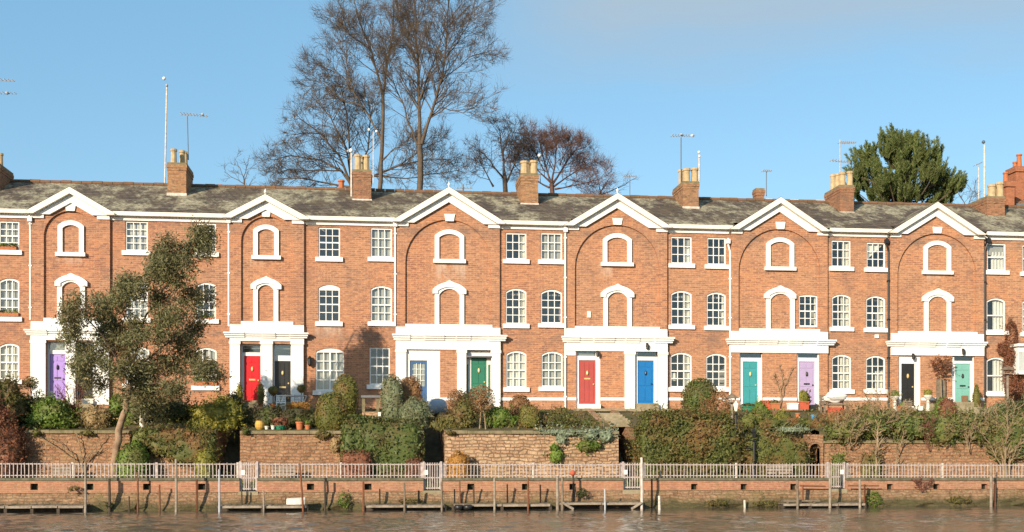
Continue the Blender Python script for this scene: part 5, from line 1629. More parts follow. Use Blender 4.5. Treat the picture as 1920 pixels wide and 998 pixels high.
a2.build('branches', M['bark_dark'], eu, smooth=True)
eb = [(379, 456, 28, 34), (386, 440, 20, 22), (350, 480, 24, 26), (322, 480, 26, 36), (305, 500, 22, 28), (330, 516, 44, 28), (295, 520, 24, 22), (240, 547, 30, 32), (222, 560, 20, 24), (270, 545, 22, 22), (300, 555, 26, 20), (357, 560, 28, 26), (385, 552, 14, 16), (150, 590, 30, 36), (140, 615, 20, 26), (135, 640, 16, 18), (196, 585, 24, 30), (180, 560, 18, 14), (210, 610, 20, 20), (255, 610, 24, 24), (256, 645, 26, 20), (322, 600, 38, 26), (335, 640, 34, 26), (300, 630, 22, 20), (168, 660, 30, 26), (158, 690, 26, 24), (180, 715, 26, 20), (145, 685, 12, 16), (205, 650, 20, 24), (205, 690, 18, 16), (300, 680, 40, 22), (348, 680, 30, 26), (385, 692, 30, 24), (405, 700, 14, 16), (290, 728, 44, 22), (330, 735, 32, 18), (255, 745, 24, 16), (282, 768, 22, 22), (268, 700, 20, 16), (230, 660, 14, 14), (362, 610, 24, 18), (370, 590, 18, 12), (258, 715, 26, 20), (232, 705, 18, 18), (262, 765, 22, 20), (236, 740, 14, 14), (245, 680, 22, 22), (275, 700, 26, 18), (225, 630, 18, 22), (190, 625, 22, 22)]
cr = MB()
for q in eb:
    SEED[0] += 1
    r_ = np.random.RandomState(SEED[0])
    s = MPP(q[0], YE)
    c = np.array(PT(q[0], q[1], YE)); c[1] += r_.uniform(-0.9, 0.9)
    rad = np.array([q[2] * s, 0.6 * (q[2] + q[3]) / 2 * s + .2, q[3] * s])
    ncl = max(8, int(q[2] * q[3] / 25))
    for k in range(ncl):
        d = r_.normal(0, 1, 3); d /= np.linalg.norm(d)
        cc = c + d * rad * (0.35 + 0.6 * r_.random())
        n = 58
        P_ = cc + r_.normal(0, 1, (n, 3)) * np.array([.15, .15, .155])
        N_ = d[None] + r_.normal(0, .5, (n, 3))
        cr.add(*leaf_quads(P_, N_, 0.125, r_, 0.30, 0.9))
cr.build('crown', M['euc'], eu)

# ---------------------------------------------------------------- shrubs in the gardens
shrub('brown_shrub', 'reddish brown shrub behind the railing at the far left edge', 'shrub', [(8, 830, 38, 50), (-15, 800, 40, 60)], 'redleaf', Y=-7.75, size=.09, rough=.15)
shrub('evergreen_bush', 'olive bush below the leftmost ground floor window', 'bush', [(14, 742, 26, 34), (-10, 760, 30, 40), (30, 765, 20, 22)], 'olive', size=.11, rough=.2)
shrub('evergreen_bush', 'dark conifer bush at the extreme left edge of the gardens', 'bush', [(-4, 775, 14, 48)], 'dkleaf', Y=-6.9, size=.08)
shrub('low_hedge', 'loose dark hedge below the topiary ball by the lilac door', 'hedge', [(48, 770, 28, 26), (72, 765, 18, 20)], 'dkleaf', size=.11, rough=.22)
shrub('green_bush', 'bright green rounded bush above the left garden wall', 'bush', [(97, 780, 36, 30), (80, 792, 26, 20), (118, 790, 24, 22), (95, 762, 20, 16)], 'bright', Y=-6.6, size=.11, rough=.2)
shrub('tan_shrub', 'tan dried shrub left of the leaning tree trunk', 'shrub', [(178, 788, 26, 26), (160, 795, 16, 16)], 'tanleaf', Y=-6.2, size=.09, rough=.25, dens=1.1)
shrub('green_shrub', 'green shrub right behind the leaning tree trunk', 'shrub', [(218, 770, 14, 34), (245, 780, 16, 28), (203, 798, 14, 12)], 'bright', Y=-5.8, size=.1, rough=.22)
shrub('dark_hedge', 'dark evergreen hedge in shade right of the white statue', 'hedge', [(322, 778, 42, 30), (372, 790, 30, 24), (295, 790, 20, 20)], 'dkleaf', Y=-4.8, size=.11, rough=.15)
shrub('yellow_green_shrub', 'yellow green shrub above the first dark steps', 'shrub', [(398, 782, 36, 28), (430, 772, 22, 26), (375, 800, 24, 16), (415, 760, 16, 14)], 'yellowg', Y=-6.6, size=.11, rough=.25, dens=1.2)
shrub('dark_shrub', 'dark shrub between the yellow green shrub and the red door', 'shrub', [(450, 782, 26, 24), (440, 760, 16, 20)], 'dkleaf', Y=-5.0, size=.1, rough=.25)
shrub('ivy_cover', 'mixed green ivy draped over the wall right of the leaning trunk', 'ivy', [(325, 818, 76, 14), (270, 825, 24, 20), (360, 842, 42, 30), (392, 838, 13, 34), (310, 838, 34, 20)], 'ivy_mixed', Y=-7.5, size=.1, e=3, rough=.16, ry=.28, ground=-9)
shrub('round_shrub', 'round green shrub with yellowish top at the foot of the leaning trunk', 'shrub', [(249, 852, 33, 24), (256, 836, 16, 10)], 'bright', Y=-7.9, size=.08, rough=.06)
shrub('yellow_shrub', 'low yellow flowering shrub behind the railing left of the first gate', 'shrub', [(385, 862, 20, 18)], 'yellowg', Y=-7.9, size=.08, rough=.2)
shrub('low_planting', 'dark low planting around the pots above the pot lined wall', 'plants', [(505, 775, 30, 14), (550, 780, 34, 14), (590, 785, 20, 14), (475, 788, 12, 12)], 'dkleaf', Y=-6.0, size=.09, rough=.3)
shrub('potted_heather', 'straw coloured plants along the trough below the black door', 'plants', [(560, 760, 22, 6)], 'orangeleaf', Y=-5.0, size=.07, rough=.3, ground=-9)
shrub('clipped_yew', 'front clipped yew dome, wider and lower of the two', 'topiary', [(622, 778, 31, 42)], 'yew', size=.07, rough=.03, e=2.6)
shrub('clipped_yew', 'rear clipped yew with pointed top in front of the brick wall', 'topiary', [(648, 745, 25, 42)], 'yew', Y=-3.2, size=.07, rough=.03, e=2.5)
shrub('ivy_hedge', 'large square block of clipped ivy left of the second dark steps', 'hedge', [(738, 828, 58, 42), (690, 822, 46, 42), (665, 803, 26, 24)], 'ivy', Y=-7.3, size=.11, e=4.2, rough=.08, ry=.75, ground=ZPATH + .05)
shrub('grey_conifer', 'grey green upright conifer behind the ivy block', 'shrub', [(735, 750, 21, 46)], 'greygreen', Y=-5.2, size=.08, rough=.08, e=2.8)
shrub('brown_conifer', 'clipped upright shrub with browned top beside the navy door', 'shrub', [(768, 742, 24, 36)], 'brownleaf', Y=-4.4, size=.08, rough=.08, e=2.8)
shrub('lavender_bush', 'spiky grey green lavender bush in front of the browned shrub', 'bush', [(776, 775, 28, 26), (795, 768, 12, 18)], 'greygreen', Y=-6.3, size=.13, rough=.25, asp=.25)
shrub('brown_hedge', 'low clipped brown hedge behind the railing under the ivy block', 'hedge', [(667, 868, 30, 24)], 'redleaf', Y=-7.95, size=.07, e=5, rough=.05)
shrub('brown_hedge', 'small clipped brown hedge at the right foot of the ivy block', 'hedge', [(776, 875, 17, 17)], 'redleaf', Y=-7.95, size=.07, e=4, rough=.06)
shrub('olive_shrub', 'olive spreading shrub below the small brown lollipop shrub', 'shrub', [(848, 790, 30, 16), (870, 775, 24, 22), (826, 798, 20, 10)], 'olive', Y=-6.4, size=.1, rough=.25)
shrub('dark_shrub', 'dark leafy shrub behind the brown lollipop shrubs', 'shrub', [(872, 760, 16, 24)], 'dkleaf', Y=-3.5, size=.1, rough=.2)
shrub('green_shrub', 'fresh green leafy shrub right of the brown lollipop with two stems', 'shrub', [(935, 782, 22, 18), (955, 790, 14, 12), (920, 790, 12, 12)], 'bright', Y=-6.0, size=.12, rough=.25)
shrub('brown_dome_hedge', 'flat topped brown hedge behind the clipped green cylinder', 'hedge', [(974, 763, 20, 22)], 'brownleaf', Y=-4.2, size=.08, rough=.05, e=2.6)
shrub('clipped_bush', 'clipped green cylinder shaped bush casting a dark shadow', 'topiary', [(992, 783, 20, 24)], 'yew', Y=-6.3, size=.07, rough=.03, e=3.2)
shrub('orange_mound', 'orange brown mound shaped bush behind the railing right of the second gate', 'bush', [(860, 868, 22, 22)], 'orangeleaf', Y=-7.9, size=.08, rough=.06)
shrub('silver_trailer', 'silvery trailing plant hanging over the wall below the dull red door', 'plant', [(1080, 812, 78, 7), (1050, 822, 10, 14), (1105, 818, 16, 10), (1135, 820, 14, 12)], 'silver', Y=-7.3, size=.1, rough=.25, ry=.35, ground=-9, dens=1.0)
shrub('ivy_clump', 'dark green ivy clump low on the wall under the silvery trailer', 'ivy', [(1043, 856, 12, 15), (1040, 840, 8, 8)], 'bright', Y=-7.5, size=.1, rough=.2, ry=.25, ground=-9)
shrub('ivy_clump', 'green ivy clump high on the wall under the silvery trailer', 'ivy', [(1100, 836, 18, 11), (1118, 836, 8, 7)], 'bright', Y=-7.5, size=.1, rough=.2, ry=.25, ground=-9)
shrub('flower_bed_plants', 'mixed low plants below the left side of the dull red door', 'plants', [(1045, 793, 28, 10), (1090, 795, 30, 10), (1065, 783, 16, 8), (1030, 778, 18, 7)], 'ivy_mixed', Y=-6.0, size=.1, rough=.35, dens=.9, core=False)
shrub('trailing_plant', 'low plants along the terrace edge under the greyish sash window', 'plants', [(1020, 778, 22, 6), (1052, 770, 12, 6)], 'olive', Y=-2.5, size=.1, rough=.35, dens=1)
shrub('ivy_bank', 'very large ivy bank covering the wall right of the third gate', 'ivy', [(1243, 835, 50, 60), (1300, 835, 62, 60), (1355, 838, 36, 54), (1216, 838, 22, 48), (1275, 800, 50, 26), (1236, 806, 34, 26), (1340, 808, 40, 26)], 'ivy_mixed', Y=-7.5, size=.12, rough=.14, e=3, ry=.7, ground=ZPATH + .05)
shrub('round_bush', 'round dark green bush under the right window of the blue door house', 'bush', [(1312, 743, 35, 33)], 'ivy', Y=-3.2, size=.09, rough=.06)
shrub('russet_shrub', 'russet brown twiggy shrub in front of the round dark bush', 'shrub', [(1342, 770, 28, 26), (1352, 752, 20, 20), (1325, 780, 18, 14)], 'brownleaf', Y=-5.0, size=.08, rough=.25, dens=.8, core=False)
shrub('mixed_shrub', 'brownish green shrub mass on the wall right of the lamp post', 'shrub', [(1452, 845, 52, 28), (1410, 850, 26, 30), (1495, 848, 22, 24), (1430, 820, 30, 18)], 'ivy_mixed', Y=-7.45, size=.1, rough=.22, e=2.6, ry=.45, ground=ZPATH + .05, dens=1.2)
shrub('silver_trailer', 'silvery green cushion along the wall top below the pots of the teal door', 'plant', [(1487, 807, 32, 6)], 'silver', Y=-7.1, size=.08, rough=.15, ry=.3, ground=-9)
shrub('flower_bed_plants', 'mixed faded plants in the bed below the teal and lavender doors', 'plants', [(1410, 790, 24, 14), (1440, 795, 24, 12), (1490, 792, 30, 10), (1530, 795, 26, 12), (1465, 800, 24, 8)], 'ivy_mixed', Y=-6.0, size=.1, rough=.35, dens=1.1)
shrub('green_shrub', 'fresh green shrub just right of the bird table', 'shrub', [(1424, 768, 14, 14), (1436, 776, 10, 10)], 'bright', Y=-4.5, size=.1, rough=.25)
shrub('yellow_plant', 'bright yellow plant in the bed between teal and lavender doors', 'plant', [(1468, 781, 16, 9)], 'yellowg', Y=-5.0, size=.11, rough=.3)
shrub('brown_planting', 'brown faded plants under the white draped bench', 'plants', [(1565, 785, 30, 14), (1590, 780, 20, 12)], 'brownleaf', Y=-5.0, size=.09, rough=.3, dens=.9)
shrub('right_hedge', 'long untidy green hedge hanging over the rough wall at right', 'hedge', [(1582, 812, 34, 20), (1636, 802, 36, 24), (1705, 800, 44, 26), (1765, 808, 42, 28), (1825, 806, 36, 28), (1895, 825, 60, 45), (1800, 795, 40, 18), (1600, 800, 30, 14)], 'hedge', Y=-7.3, size=.12, rough=.26, e=2.4, ry=.6, ground=-9, dens=1.4)
shrub('low_shrub', 'small green shrub against the wall right of the arched doorway', 'shrub', [(1572, 862, 14, 16)], 'bright', Y=-7.7, size=.09, rough=.2)
shrub('low_shrub', 'brown green shrub at the foot of the rough wall under the brown topiary', 'shrub', [(1640, 860, 16, 14), (1625, 866, 12, 12)], 'olive', Y=-7.6, size=.09, rough=.3, dens=.8)
tp = thing('topiary', 'brown topiary dome with a green left edge below the mint door', 'topiary', PT(1775, 800, -5.2))
foliage([(1777, 772, 18, 26)], -5.2, .08, rough=.05).build('browned_face', M['redleaf'], tp)
foliage([(1768, 773, 19, 28)], -4.75, .08, rough=.08).build('green_back', M['bright'], tp)
shrub('upper_planting', 'green and brown plants in the upper bed left of the black door', 'plants', [(1625, 772, 26, 12), (1665, 780, 22, 12), (1605, 785, 20, 10)], 'olive', Y=-4.6, size=.1, rough=.3, dens=1)
shrub('evergreen_bush', 'teal tinged bush at the right under the plain sash window', 'bush', [(1885, 785, 26, 18), (1910, 772, 24, 20)], 'dkleaf', Y=-4.5, size=.1, rough=.2)
shrub('rambling_plant', 'green rambling plants on the upper bed right of the pale steps', 'plants', [(1850, 775, 24, 10), (1880, 765, 26, 9), (1915, 760, 20, 9)], 'greygreen', Y=-3.0, size=.1, rough=.35, dens=1)
shrub('leafy_plants', 'leafy plants in front of the black door', 'plants', [(1705, 775, 18, 10), (1730, 785, 20, 9), (1690, 790, 22, 9)], 'ivy_mixed', Y=-4.8, size=.1, rough=.35, dens=1)
for (px, py, rx, rz, mt, lb) in ((70, 812, 10, 7, 'ivy_mixed', 'small ivy tuft on the wall top at the left end of the climber wall'), (165, 812, 14, 6, 'olive', 'olive tuft spilling over the wall top above the bare climber'), (462, 810, 9, 6, 'ivy_mixed', 'ivy tuft on the left corner of the pot lined wall'), (606, 815, 14, 9, 'olive', 'olive tuft spilling over the wall below the front yew dome'), (628, 835, 10, 16, 'tanleaf', 'tan dry plant hanging on the wall left of the ivy block'), (845, 812, 9, 5, 'olive', 'olive tuft on the left corner of the pale wall below the lollipops')):
    solo(foliage([(px, py, rx, rz)], -7.38, .09, rough=.3, ry=.28), 'wall_plant', M[mt], lb, 'plant', 'tufts on the garden wall tops')
# climber on the wall at the right end
SEED[0] += 1
shrub('wall_climber', 'brown dormant climber on the brick wall at the right edge', 'climber', [(1897, 640, 13, 42), (1896, 700, 16, 48), (1905, 735, 20, 26), (1880, 655, 10, 12)], 'redleaf', Y=-0.16, size=.07, rough=.25, ry=.15, ground=-9, core=False, dens=2.0)
# plants in the river wall
for (px, py, rx, rz, mt, lb) in ((645, 938, 11, 12, 'bright', 'bright green weeds growing at the water line right of a dark post'), (1638, 936, 14, 12, 'bright', 'bright green weeds at the water line right of the right landing stage'), (206, 948, 6, 5, 'dkleaf', 'dark weed clump at the foot of a dark post near the left'),
                                 (1345, 943, 20, 5, 'olive', 'olive weeds along the water line below the lamp post'), (1440, 944, 26, 5, 'olive', 'low weeds along the water line left of the right landing stage'), (137, 916, 7, 5, 'olive', 'weed tuft in the wall near the left drain holes'), (1800, 938, 22, 6, 'olive', 'weeds on the footing below the rough wall at right'), (770, 940, 22, 5, 'olive', 'weeds along the footing behind the pale edged stage'), (1090, 925, 10, 8, 'dkleaf', 'dark weed tuft in the wall right of the red buoy')):
    y = YRW - 0.3
    solo(foliage([(px, py, rx, rz)], y, .10, rough=.3, core=False, dens=1.3, ry=.2, asp=.3), 'wall_weeds', M[mt], lb, 'weeds', 'weeds on the river wall')

# bare shrubs, climbers and small trees
def twigs(name, label, cat, guides, Y, mat, kids=8, Lm=.5, mx=2, P=None, rs=None, group=None, parts=False):
    SEED[0] += 1
    rs = np.random.RandomState(SEED[0])
    P = P or dict(seg=.16, wig=.16, up=.03, kids=3, ang=38, ratio=.62, rmin=.006)
    L = guided(guides, Y, rs, P, mx, 9, kids=kids * 6, Lm=Lm)
    if parts:
        root = thing(name, label, cat, PT(guides[0][0][0][0], guides[0][0][0][1], Y), group)
        tree_parts(root, L, M[mat], 0)
        return root
    m = MB()
    for lvl, pts, rad in L: m.tube(pts, rad, 5 if lvl == 0 else 3, cap=False)
    return solo(m, name, M[mat], label, cat, group)
fan = [([(140, 815), (137, 780), (120, 745), (108, 728)], .03, .01, .2), ([(140, 815), (137, 775), (128, 740), (122, 722)], .03, .01, -.2), ([(140, 815), (140, 775), (140, 735), (142, 720)], .03, .01, .1), ([(140, 815), (143, 775), (153, 745), (158, 730)], .03, .01, .2), ([(140, 800), (132, 765), (116, 742)], .02, .01, -.3), ([(140, 800), (147, 760), (150, 725)], .02, .01, -.2)]
twigs('twiggy_shrub', 'reddish vase shaped bare shrub in front of the lilac door', 'shrub', fan, -6.2, 'twig_red', kids=11, Lm=.5)
twigs('bare_climber', 'bare brown climber spread on the wall left of the leaning trunk', 'climber', [([(152, 905), (150, 860), (148, 825), (140, 812)], .03, .012, 0), ([(152, 905), (140, 860), (115, 832), (90, 820)], .03, .01, 0), ([(155, 905), (160, 865), (180, 838), (198, 815)], .03, .01, 0), ([(140, 862), (100, 835), (70, 815), (62, 808)], .02, .01, 0), ([(158, 880), (175, 850), (190, 842)], .02, .01, 0)], -7.55, 'twig_tan', kids=5, Lm=.4, P=dict(seg=.2, wig=.14, up=.05, kids=2, ang=35, ratio=.6, rmin=.008), mx=1)
def lollipop(name, label, px, py, r, ry, Y, stems, mat, twig):
    root = thing(name, label, 'shrub', PT(stems[0][0], stems[0][1], Y))
    SEED[0] += 1
    rs = np.random.RandomState(SEED[0])
    m = MB()
    for (sx, sy) in stems:
        p0, p1 = PT(sx, sy, Y), PT(px + (sx - px) * .3, py + ry * .6, Y)
        p0.z = min(p0.z, gz(Y)) - .05
        m.tube([p0, p0.lerp(p1, .5) + Vector((rs.normal(0, .02), 0, 0)), p1], [.032, .026, .02], 6)
        for k in range(26):
            a = rs.normal(0, 1, 3); a[2] = abs(a[2]) - .2; a /= np.linalg.norm(a)
            s = MPP(px, Y)
            e_ = np.array(PT(px, py, Y)) + a * np.array([r * s, r * s * .9, ry * s]) * .95
            m.tube([p1, np.array(p1) * .5 + e_ * .5 + rs.normal(0, .02, 3), e_], [.014, .009, .005], 3, False)
    m.build('stem', M[twig], root)
    foliage([(px, py, r, ry)], Y, .065, rough=.06, core=False, dens=1.5, depth=.6).build('crown', M[mat], root)
lollipop('lollipop_shrub', 'larger brown lollipop shrub on two pale stems before the green door', 903, 747, 24, 26, -6.6, [(899, 806), (911, 806)], 'brownleaf', 'twig_tan')
lollipop('lollipop_shrub', 'smaller brown lollipop shrub left of the one with two stems', 855, 752, 18, 23, -5.8, [(857, 795)], 'brownleaf', 'twig_tan')
lollipop('topiary_ball', 'round clipped topiary ball on a stem left of the lilac door', 58, 719, 14, 14, -5.0, [(58, 780)], 'olive', 'twig_tan')
PT_ = dict(seg=.2, wig=.16, up=.04, kids=4, ang=40, ratio=.62, rmin=.007)
twigs('small_bare_tree', 'small bare tree standing in front of the right hedge below the black door', 'tree', [([(1643, 905), (1643, 860), (1645, 830), (1646, 805)], .05, .04, 0), ([(1646, 805), (1640, 780), (1630, 755), (1622, 740)], .025, .008, .4), ([(1646, 805), (1655, 775), (1665, 750), (1668, 735)], .025, .008, -.3), ([(1646, 805), (1665, 790), (1690, 770), (1700, 758)], .022, .008, .2), ([(1645, 812), (1625, 795), (1600, 775), (1590, 765)], .022, .008, -.3), ([(1646, 800), (1648, 765), (1645, 735)], .022, .008, .2)], -7.8, 'twig_tan', kids=9, Lm=.8, P=PT_, parts=True)
twigs('small_bare_tree', 'thin leaning bare sapling right of the small bare tree', 'tree', [([(1674, 905), (1680, 865), (1690, 830), (1695, 805)], .03, .02, 0), ([(1695, 805), (1700, 785), (1712, 765)], .015, .006, .2), ([(1695, 805), (1690, 785), (1680, 770)], .015, .006, -.2), ([(1692, 815), (1712, 800), (1728, 785)], .013, .006, .1)], -7.75, 'twig_tan', kids=7, Lm=.5, P=PT_, parts=True)
twigs('bare_shrub', 'large pale bare shrub at the right edge below the plain sash windows', 'shrub', [([(1885, 905), (1880, 860), (1868, 820), (1850, 785), (1838, 765)], .04, .012, .3), ([(1885, 905), (1886, 850), (1890, 800), (1888, 755)], .04, .012, -.2), ([(1888, 905), (1895, 850), (1910, 810), (1925, 780)], .04, .012, .2), ([(1882, 880), (1860, 840), (1842, 815), (1832, 800)], .03, .01, -.3), ([(1890, 880), (1905, 840), (1930, 820)], .03, .01, -.2), ([(1886, 860), (1875, 810), (1865, 765)], .03, .01, .1), ([(1890, 855), (1900, 800), (1905, 760)], .03, .01, .4)], -7.8, 'twig_tan', kids=9, Lm=.8, P=PT_)
twigs('twiggy_shrub', 'bare twigs hanging on the river wall above the right footing', 'shrub', [([(1728, 920), (1735, 906), (1745, 899)], .02, .01, 0), ([(1725, 920), (1720, 908), (1712, 900)], .02, .01, 0), ([(1727, 922), (1738, 912), (1748, 906)], .02, .01, 0), ([(1727, 922), (1724, 905), (1726, 898)], .02, .01, 0)], -10.2, 'twig_red', kids=9, Lm=.3)
twigs('wall_shrub', 'trained bare climber on the brick between teal and lavender doors', 'climber', [([(1462, 765), (1464, 730), (1468, 700), (1462, 685)], .018, .007, 0), ([(1462, 765), (1470, 725), (1482, 700), (1486, 688)], .018, .007, 0), ([(1464, 740), (1455, 715), (1452, 700)], .014, .006, 0)], -0.2, 'twig_tan', kids=8, Lm=.35)
twigs('twiggy_shrub', 'tangle of bare tan stems over the hedge right of the arched doorway', 'shrub', [([(1590, 838), (1585, 810), (1570, 785)], .014, .006, .2), ([(1592, 838), (1598, 805), (1606, 782)], .014, .006, -.2), ([(1591, 838), (1592, 800), (1588, 778)], .014, .006, .1), ([(1594, 838), (1612, 812), (1625, 795)], .014, .006, -.2)], -7.85, 'twig_tan', kids=8, Lm=.5, P=PT_)
twigs('twiggy_shrub', 'bare reddish stems over the hedge left of the brown topiary', 'shrub', [([(1738, 840), (1730, 810), (1720, 788)], .014, .006, .2), ([(1740, 840), (1745, 805), (1750, 785)], .014, .006, -.2), ([(1739, 840), (1738, 800), (1735, 780)], .014, .006, .1)], -7.85, 'twig_red', kids=8, Lm=.5, P=PT_)
twigs('twiggy_shrub', 'bare brown stems before the hedge below the pale steps', 'shrub', [([(1815, 845), (1808, 815), (1798, 795)], .014, .006, .2), ([(1816, 845), (1822, 810), (1830, 790)], .014, .006, -.2), ([(1815, 845), (1815, 805), (1812, 785)], .014, .006, .1)], -7.85, 'twig_tan', kids=8, Lm=.5, P=PT_)
wt_ = thing('small_tree', 'small red brown leafed tree trained against the wall left of the mint door', 'tree', PT(1765, 765, -0.6))
MB().tube([PT(1766, 768, -.6), PT(1765, 735, -.6), PT(1764, 705, -.6)], [.035, .03, .02], 6).build('trunk', M['twig_tan'], wt_)
foliage([(1766, 690, 17, 14), (1756, 682, 9, 8), (1772, 678, 10, 9)], -.6, .1, rough=.3, core=False, dens=.9, ry=.25).build('crown', M['redleaf'], wt_)
shrub('topiary_cone', 'dark green cone shaped topiary right of the mint door', 'topiary', [(1831, 744, 8, 16), (1831, 734, 5, 14)], 'yew', Y=-1.0, size=.06, rough=.03)
# grass along the verge and on the wall tops
rs = np.random.RandomState(4)
n = 5200
P_ = np.stack([rs.uniform(-26, 26, n), rs.uniform(-8.2, -7.5, n), np.full(n, ZPATH + .08)], 1)
P_[:, 2] += 0.14 * np.clip((P_[:, 1] + 8.2) / .4, 0, 1)
h = rs.uniform(.06, .17, n); ang = rs.uniform(0, 6.28, n); w = .016
dx = np.stack([np.cos(ang) * w, np.sin(ang) * w, np.zeros(n)], 1)
up = np.stack([rs.normal(0, .04, n), rs.normal(0, .04, n), h], 1)
V = np.stack([P_ - dx, P_ + dx, P_ + up + dx * .3, P_ + up - dx * .3], 1).reshape(-1, 3)
g_ = MB().add(V.tolist(), (np.arange(n)[:, None] * 4 + np.arange(4)[None]).tolist())
o = struct(g_, 'grass', M['grass'], 'stuff')
n = 9000
P_ = np.stack([rs.uniform(-26, 27, n), rs.uniform(-6.9, -1.4, n), np.zeros(n)], 1)
P_ = np.array([p for p in P_ if not any(X(a, -5) - .3 < p[0] < X(b, -5) + .3 for a, b in GAPS)])
P_[:, 2] = [gz(y) - .02 for y in P_[:, 1]]
n = len(P_)
P_[:, 2] += rs.uniform(0.02, .12, n)
Vq, Fq = leaf_quads(P_, np.tile(np.array([0, -.3, .6]), (n, 1)), .15, rs, .4, .8)
o = struct(MB().add(Vq, Fq), 'ground_cover', M['ivy_mixed'], 'stuff')
# ---------------------------------------------------------------- pots, furniture, lamp posts
def pot(name, label, px, yb, wpx, hpx, mat, Y=None, plant=None, cat='plant pot', taper=.72, rim=True, base_z=None):
    Y = Y if Y is not None else Yb(px, yb)
    s = MPP(px, Y)
    z0 = Z(px, yb, Y) if base_z is None else base_z
    r, h = wpx * s / 2, hpx * s
    x = X(px, Y)
    root = thing(name, label, cat, (x, Y, z0))
    pr = [(r * taper, z0), (r * .92, z0 + h * .8), (r * 1.08, z0 + h * .82), (r * 1.08, z0 + h), (r * .9, z0 + h), (r * .85, z0 + h * .9)] if rim else [(r * .55, z0), (r * .9, z0 + h * .25), (r, z0 + h * .6), (r * .8, z0 + h * .95), (r * .85, z0 + h), (r * .6, z0 + h * .98)]
    MB().lathe(x, Y, pr, 14).build('pot', M[mat], root, smooth=False)
    if plant:
        pm, rx, rz, sz = plant
        foliage([(px, yb - hpx - rz * .75, rx, rz)], Y, sz, rough=.2, ry=rx * s, core=True, dens=1.3).build('plant', M[pm], root)
    return root
def std_ball(label, px, py, r, yb, hp, Y=None):
    Y = Y if Y is not None else Yb(px, yb)
    z0 = Z(px, yb, Y); x = X(px, Y); s = MPP(px, Y)
    root = thing('potted_topiary', label, 'topiary', (x, Y, z0))
    MB().lathe(x, Y, [(.11, z0), (.16, z0 + hp * s), (.13, z0 + hp * s - .02)], 12).build('pot', M['terracotta'], root)
    MB().tube([(x, Y, z0 + .1), (x, Y, Z(px, py, Y))], .02, 6).build('stem', M['wood_brown'], root)
    foliage([(px, py, r, r)], Y, .06, rough=.03).build('crown', M['yew'], root)
std_ball('left lollipop topiary in a pot between red and black doors', 512, 733, 9, 766, 9, -2.0)
std_ball('right lollipop topiary in a pot in front of the black door pilaster', 565, 729, 8, 766, 9, -2.0)
pot('potted_shrub', 'slim potted shrub left of the bright red door', 449, 764, 10, 9, 'terracotta', -.7, ('yellowg', 6, 20, .09))
pot('potted_shrub', 'slim potted shrub right of the bright red door', 489, 764, 10, 9, 'terracotta', -.7, ('olive', 7, 20, .09))
pot('ochre_pot', 'round ochre glazed pot on the wall above the stone wall left of the small pots', 487, 806, 18, 17, 'ochre', -6.9, None, rim=False)
pot('small_pot', 'small pale stone pot right of the ochre pot', 500, 806, 8, 7, 'statue', -6.9)
pot('small_pot', 'small whitish pot left of the green bowl', 512, 806, 8, 8, 'statue', -6.9, ('greygreen', 4, 3, .06))
pot('bowl_planter', 'shallow green bowl with reddish spiky plant on the wall', 526, 806, 20, 8, 'green_plastic', -6.9, ('redleaf', 14, 9, .1))
pot('terracotta_pot', 'plain terracotta pot on the wall right of the green bowl', 562, 806, 15, 15, 'terracotta', -6.9, ('olive', 6, 4, .07))
pot('terracotta_pot', 'squat terracotta pot beside the front yew dome', 577, 806, 12, 9, 'terracotta', -6.85, ('bright', 6, 5, .07))
def trough(label, px, yb, w, h, mat, Y, plant=None, cat='planter', name='planter'):
    s = MPP(px, Y); x0, x1 = X(px - w / 2, Y), X(px + w / 2, Y); z0, z1 = Z(px, yb, Y), Z(px, yb - h, Y)
    root = thing(name, label, cat, ((x0 + x1) / 2, Y, z0))
    m = MB().box(x0 + .02, x1 - .02, Y - .13, Y + .13, z0, z1 - .05)
    m.box(x0, x1, Y - .15, Y + .15, z1 - .05, z1)
    m.build('trough', M[mat], root)
    if plant:
        pm, rz = plant
        foliage([(px, yb - h - rz * .5, w * .45, rz)], Y, .08, rough=.3, core=True, ry=.12, dens=1.4).build('plant', M[pm], root)
    return root
trough('long terracotta planter with faded plants under the black door', 560, 771, 42, 8, 'terracotta', -4.2)
trough('cream stone trough left of the leaning trunk beside the lilac door', 166, 757, 22, 9, 'cream', -3.0, ('olive', 4))
trough('terracotta trough against the wall right of the teal door', 1436, 768, 16, 17, 'terracotta_red', -1.1, None)
trough('wide terracotta trough between teal door and yellow plant', 1452, 768, 18, 12, 'terracotta', -1.3, ('olive', 4))
trough('square terracotta planter with yellow green shrub by the lavender door', 1506, 768, 19, 15, 'terracotta_red', -1.6, ('yellowg', 15))
trough('white trough left of the square terracotta planter', 1486, 768, 19, 12, 'white', -1.6)
trough('green planter at the foot of the teal door', 1404, 770, 26, 8, 'green_plastic', -1.6, ('dkleaf', 4))
trough('orange wooden planter box at the foot of the black door', 1693, 771, 14, 10, 'terracotta', -1.2, ('bright', 4))
pot('terracotta_pot', 'orange pot among the plants left of the thin sapling', 1690, 806, 14, 13, 'terracotta', -6.5)
pot('terracotta_pot', 'small terracotta pot in the bed below the lavender door', 1496, 786, 10, 11, 'terracotta', -4.0)
pot('blue_tub', 'small blue tub in the bed below the lavender door', 1526, 789, 11, 11, 'blue_plastic', -5.0, None, rim=True, cat='tub')
pot('dark_pot', 'reddish spiky cordyline in a dark pot by the lavender door', 1513, 768, 8, 7, 'black', -1.2, ('redleaf', 6, 14, .12))
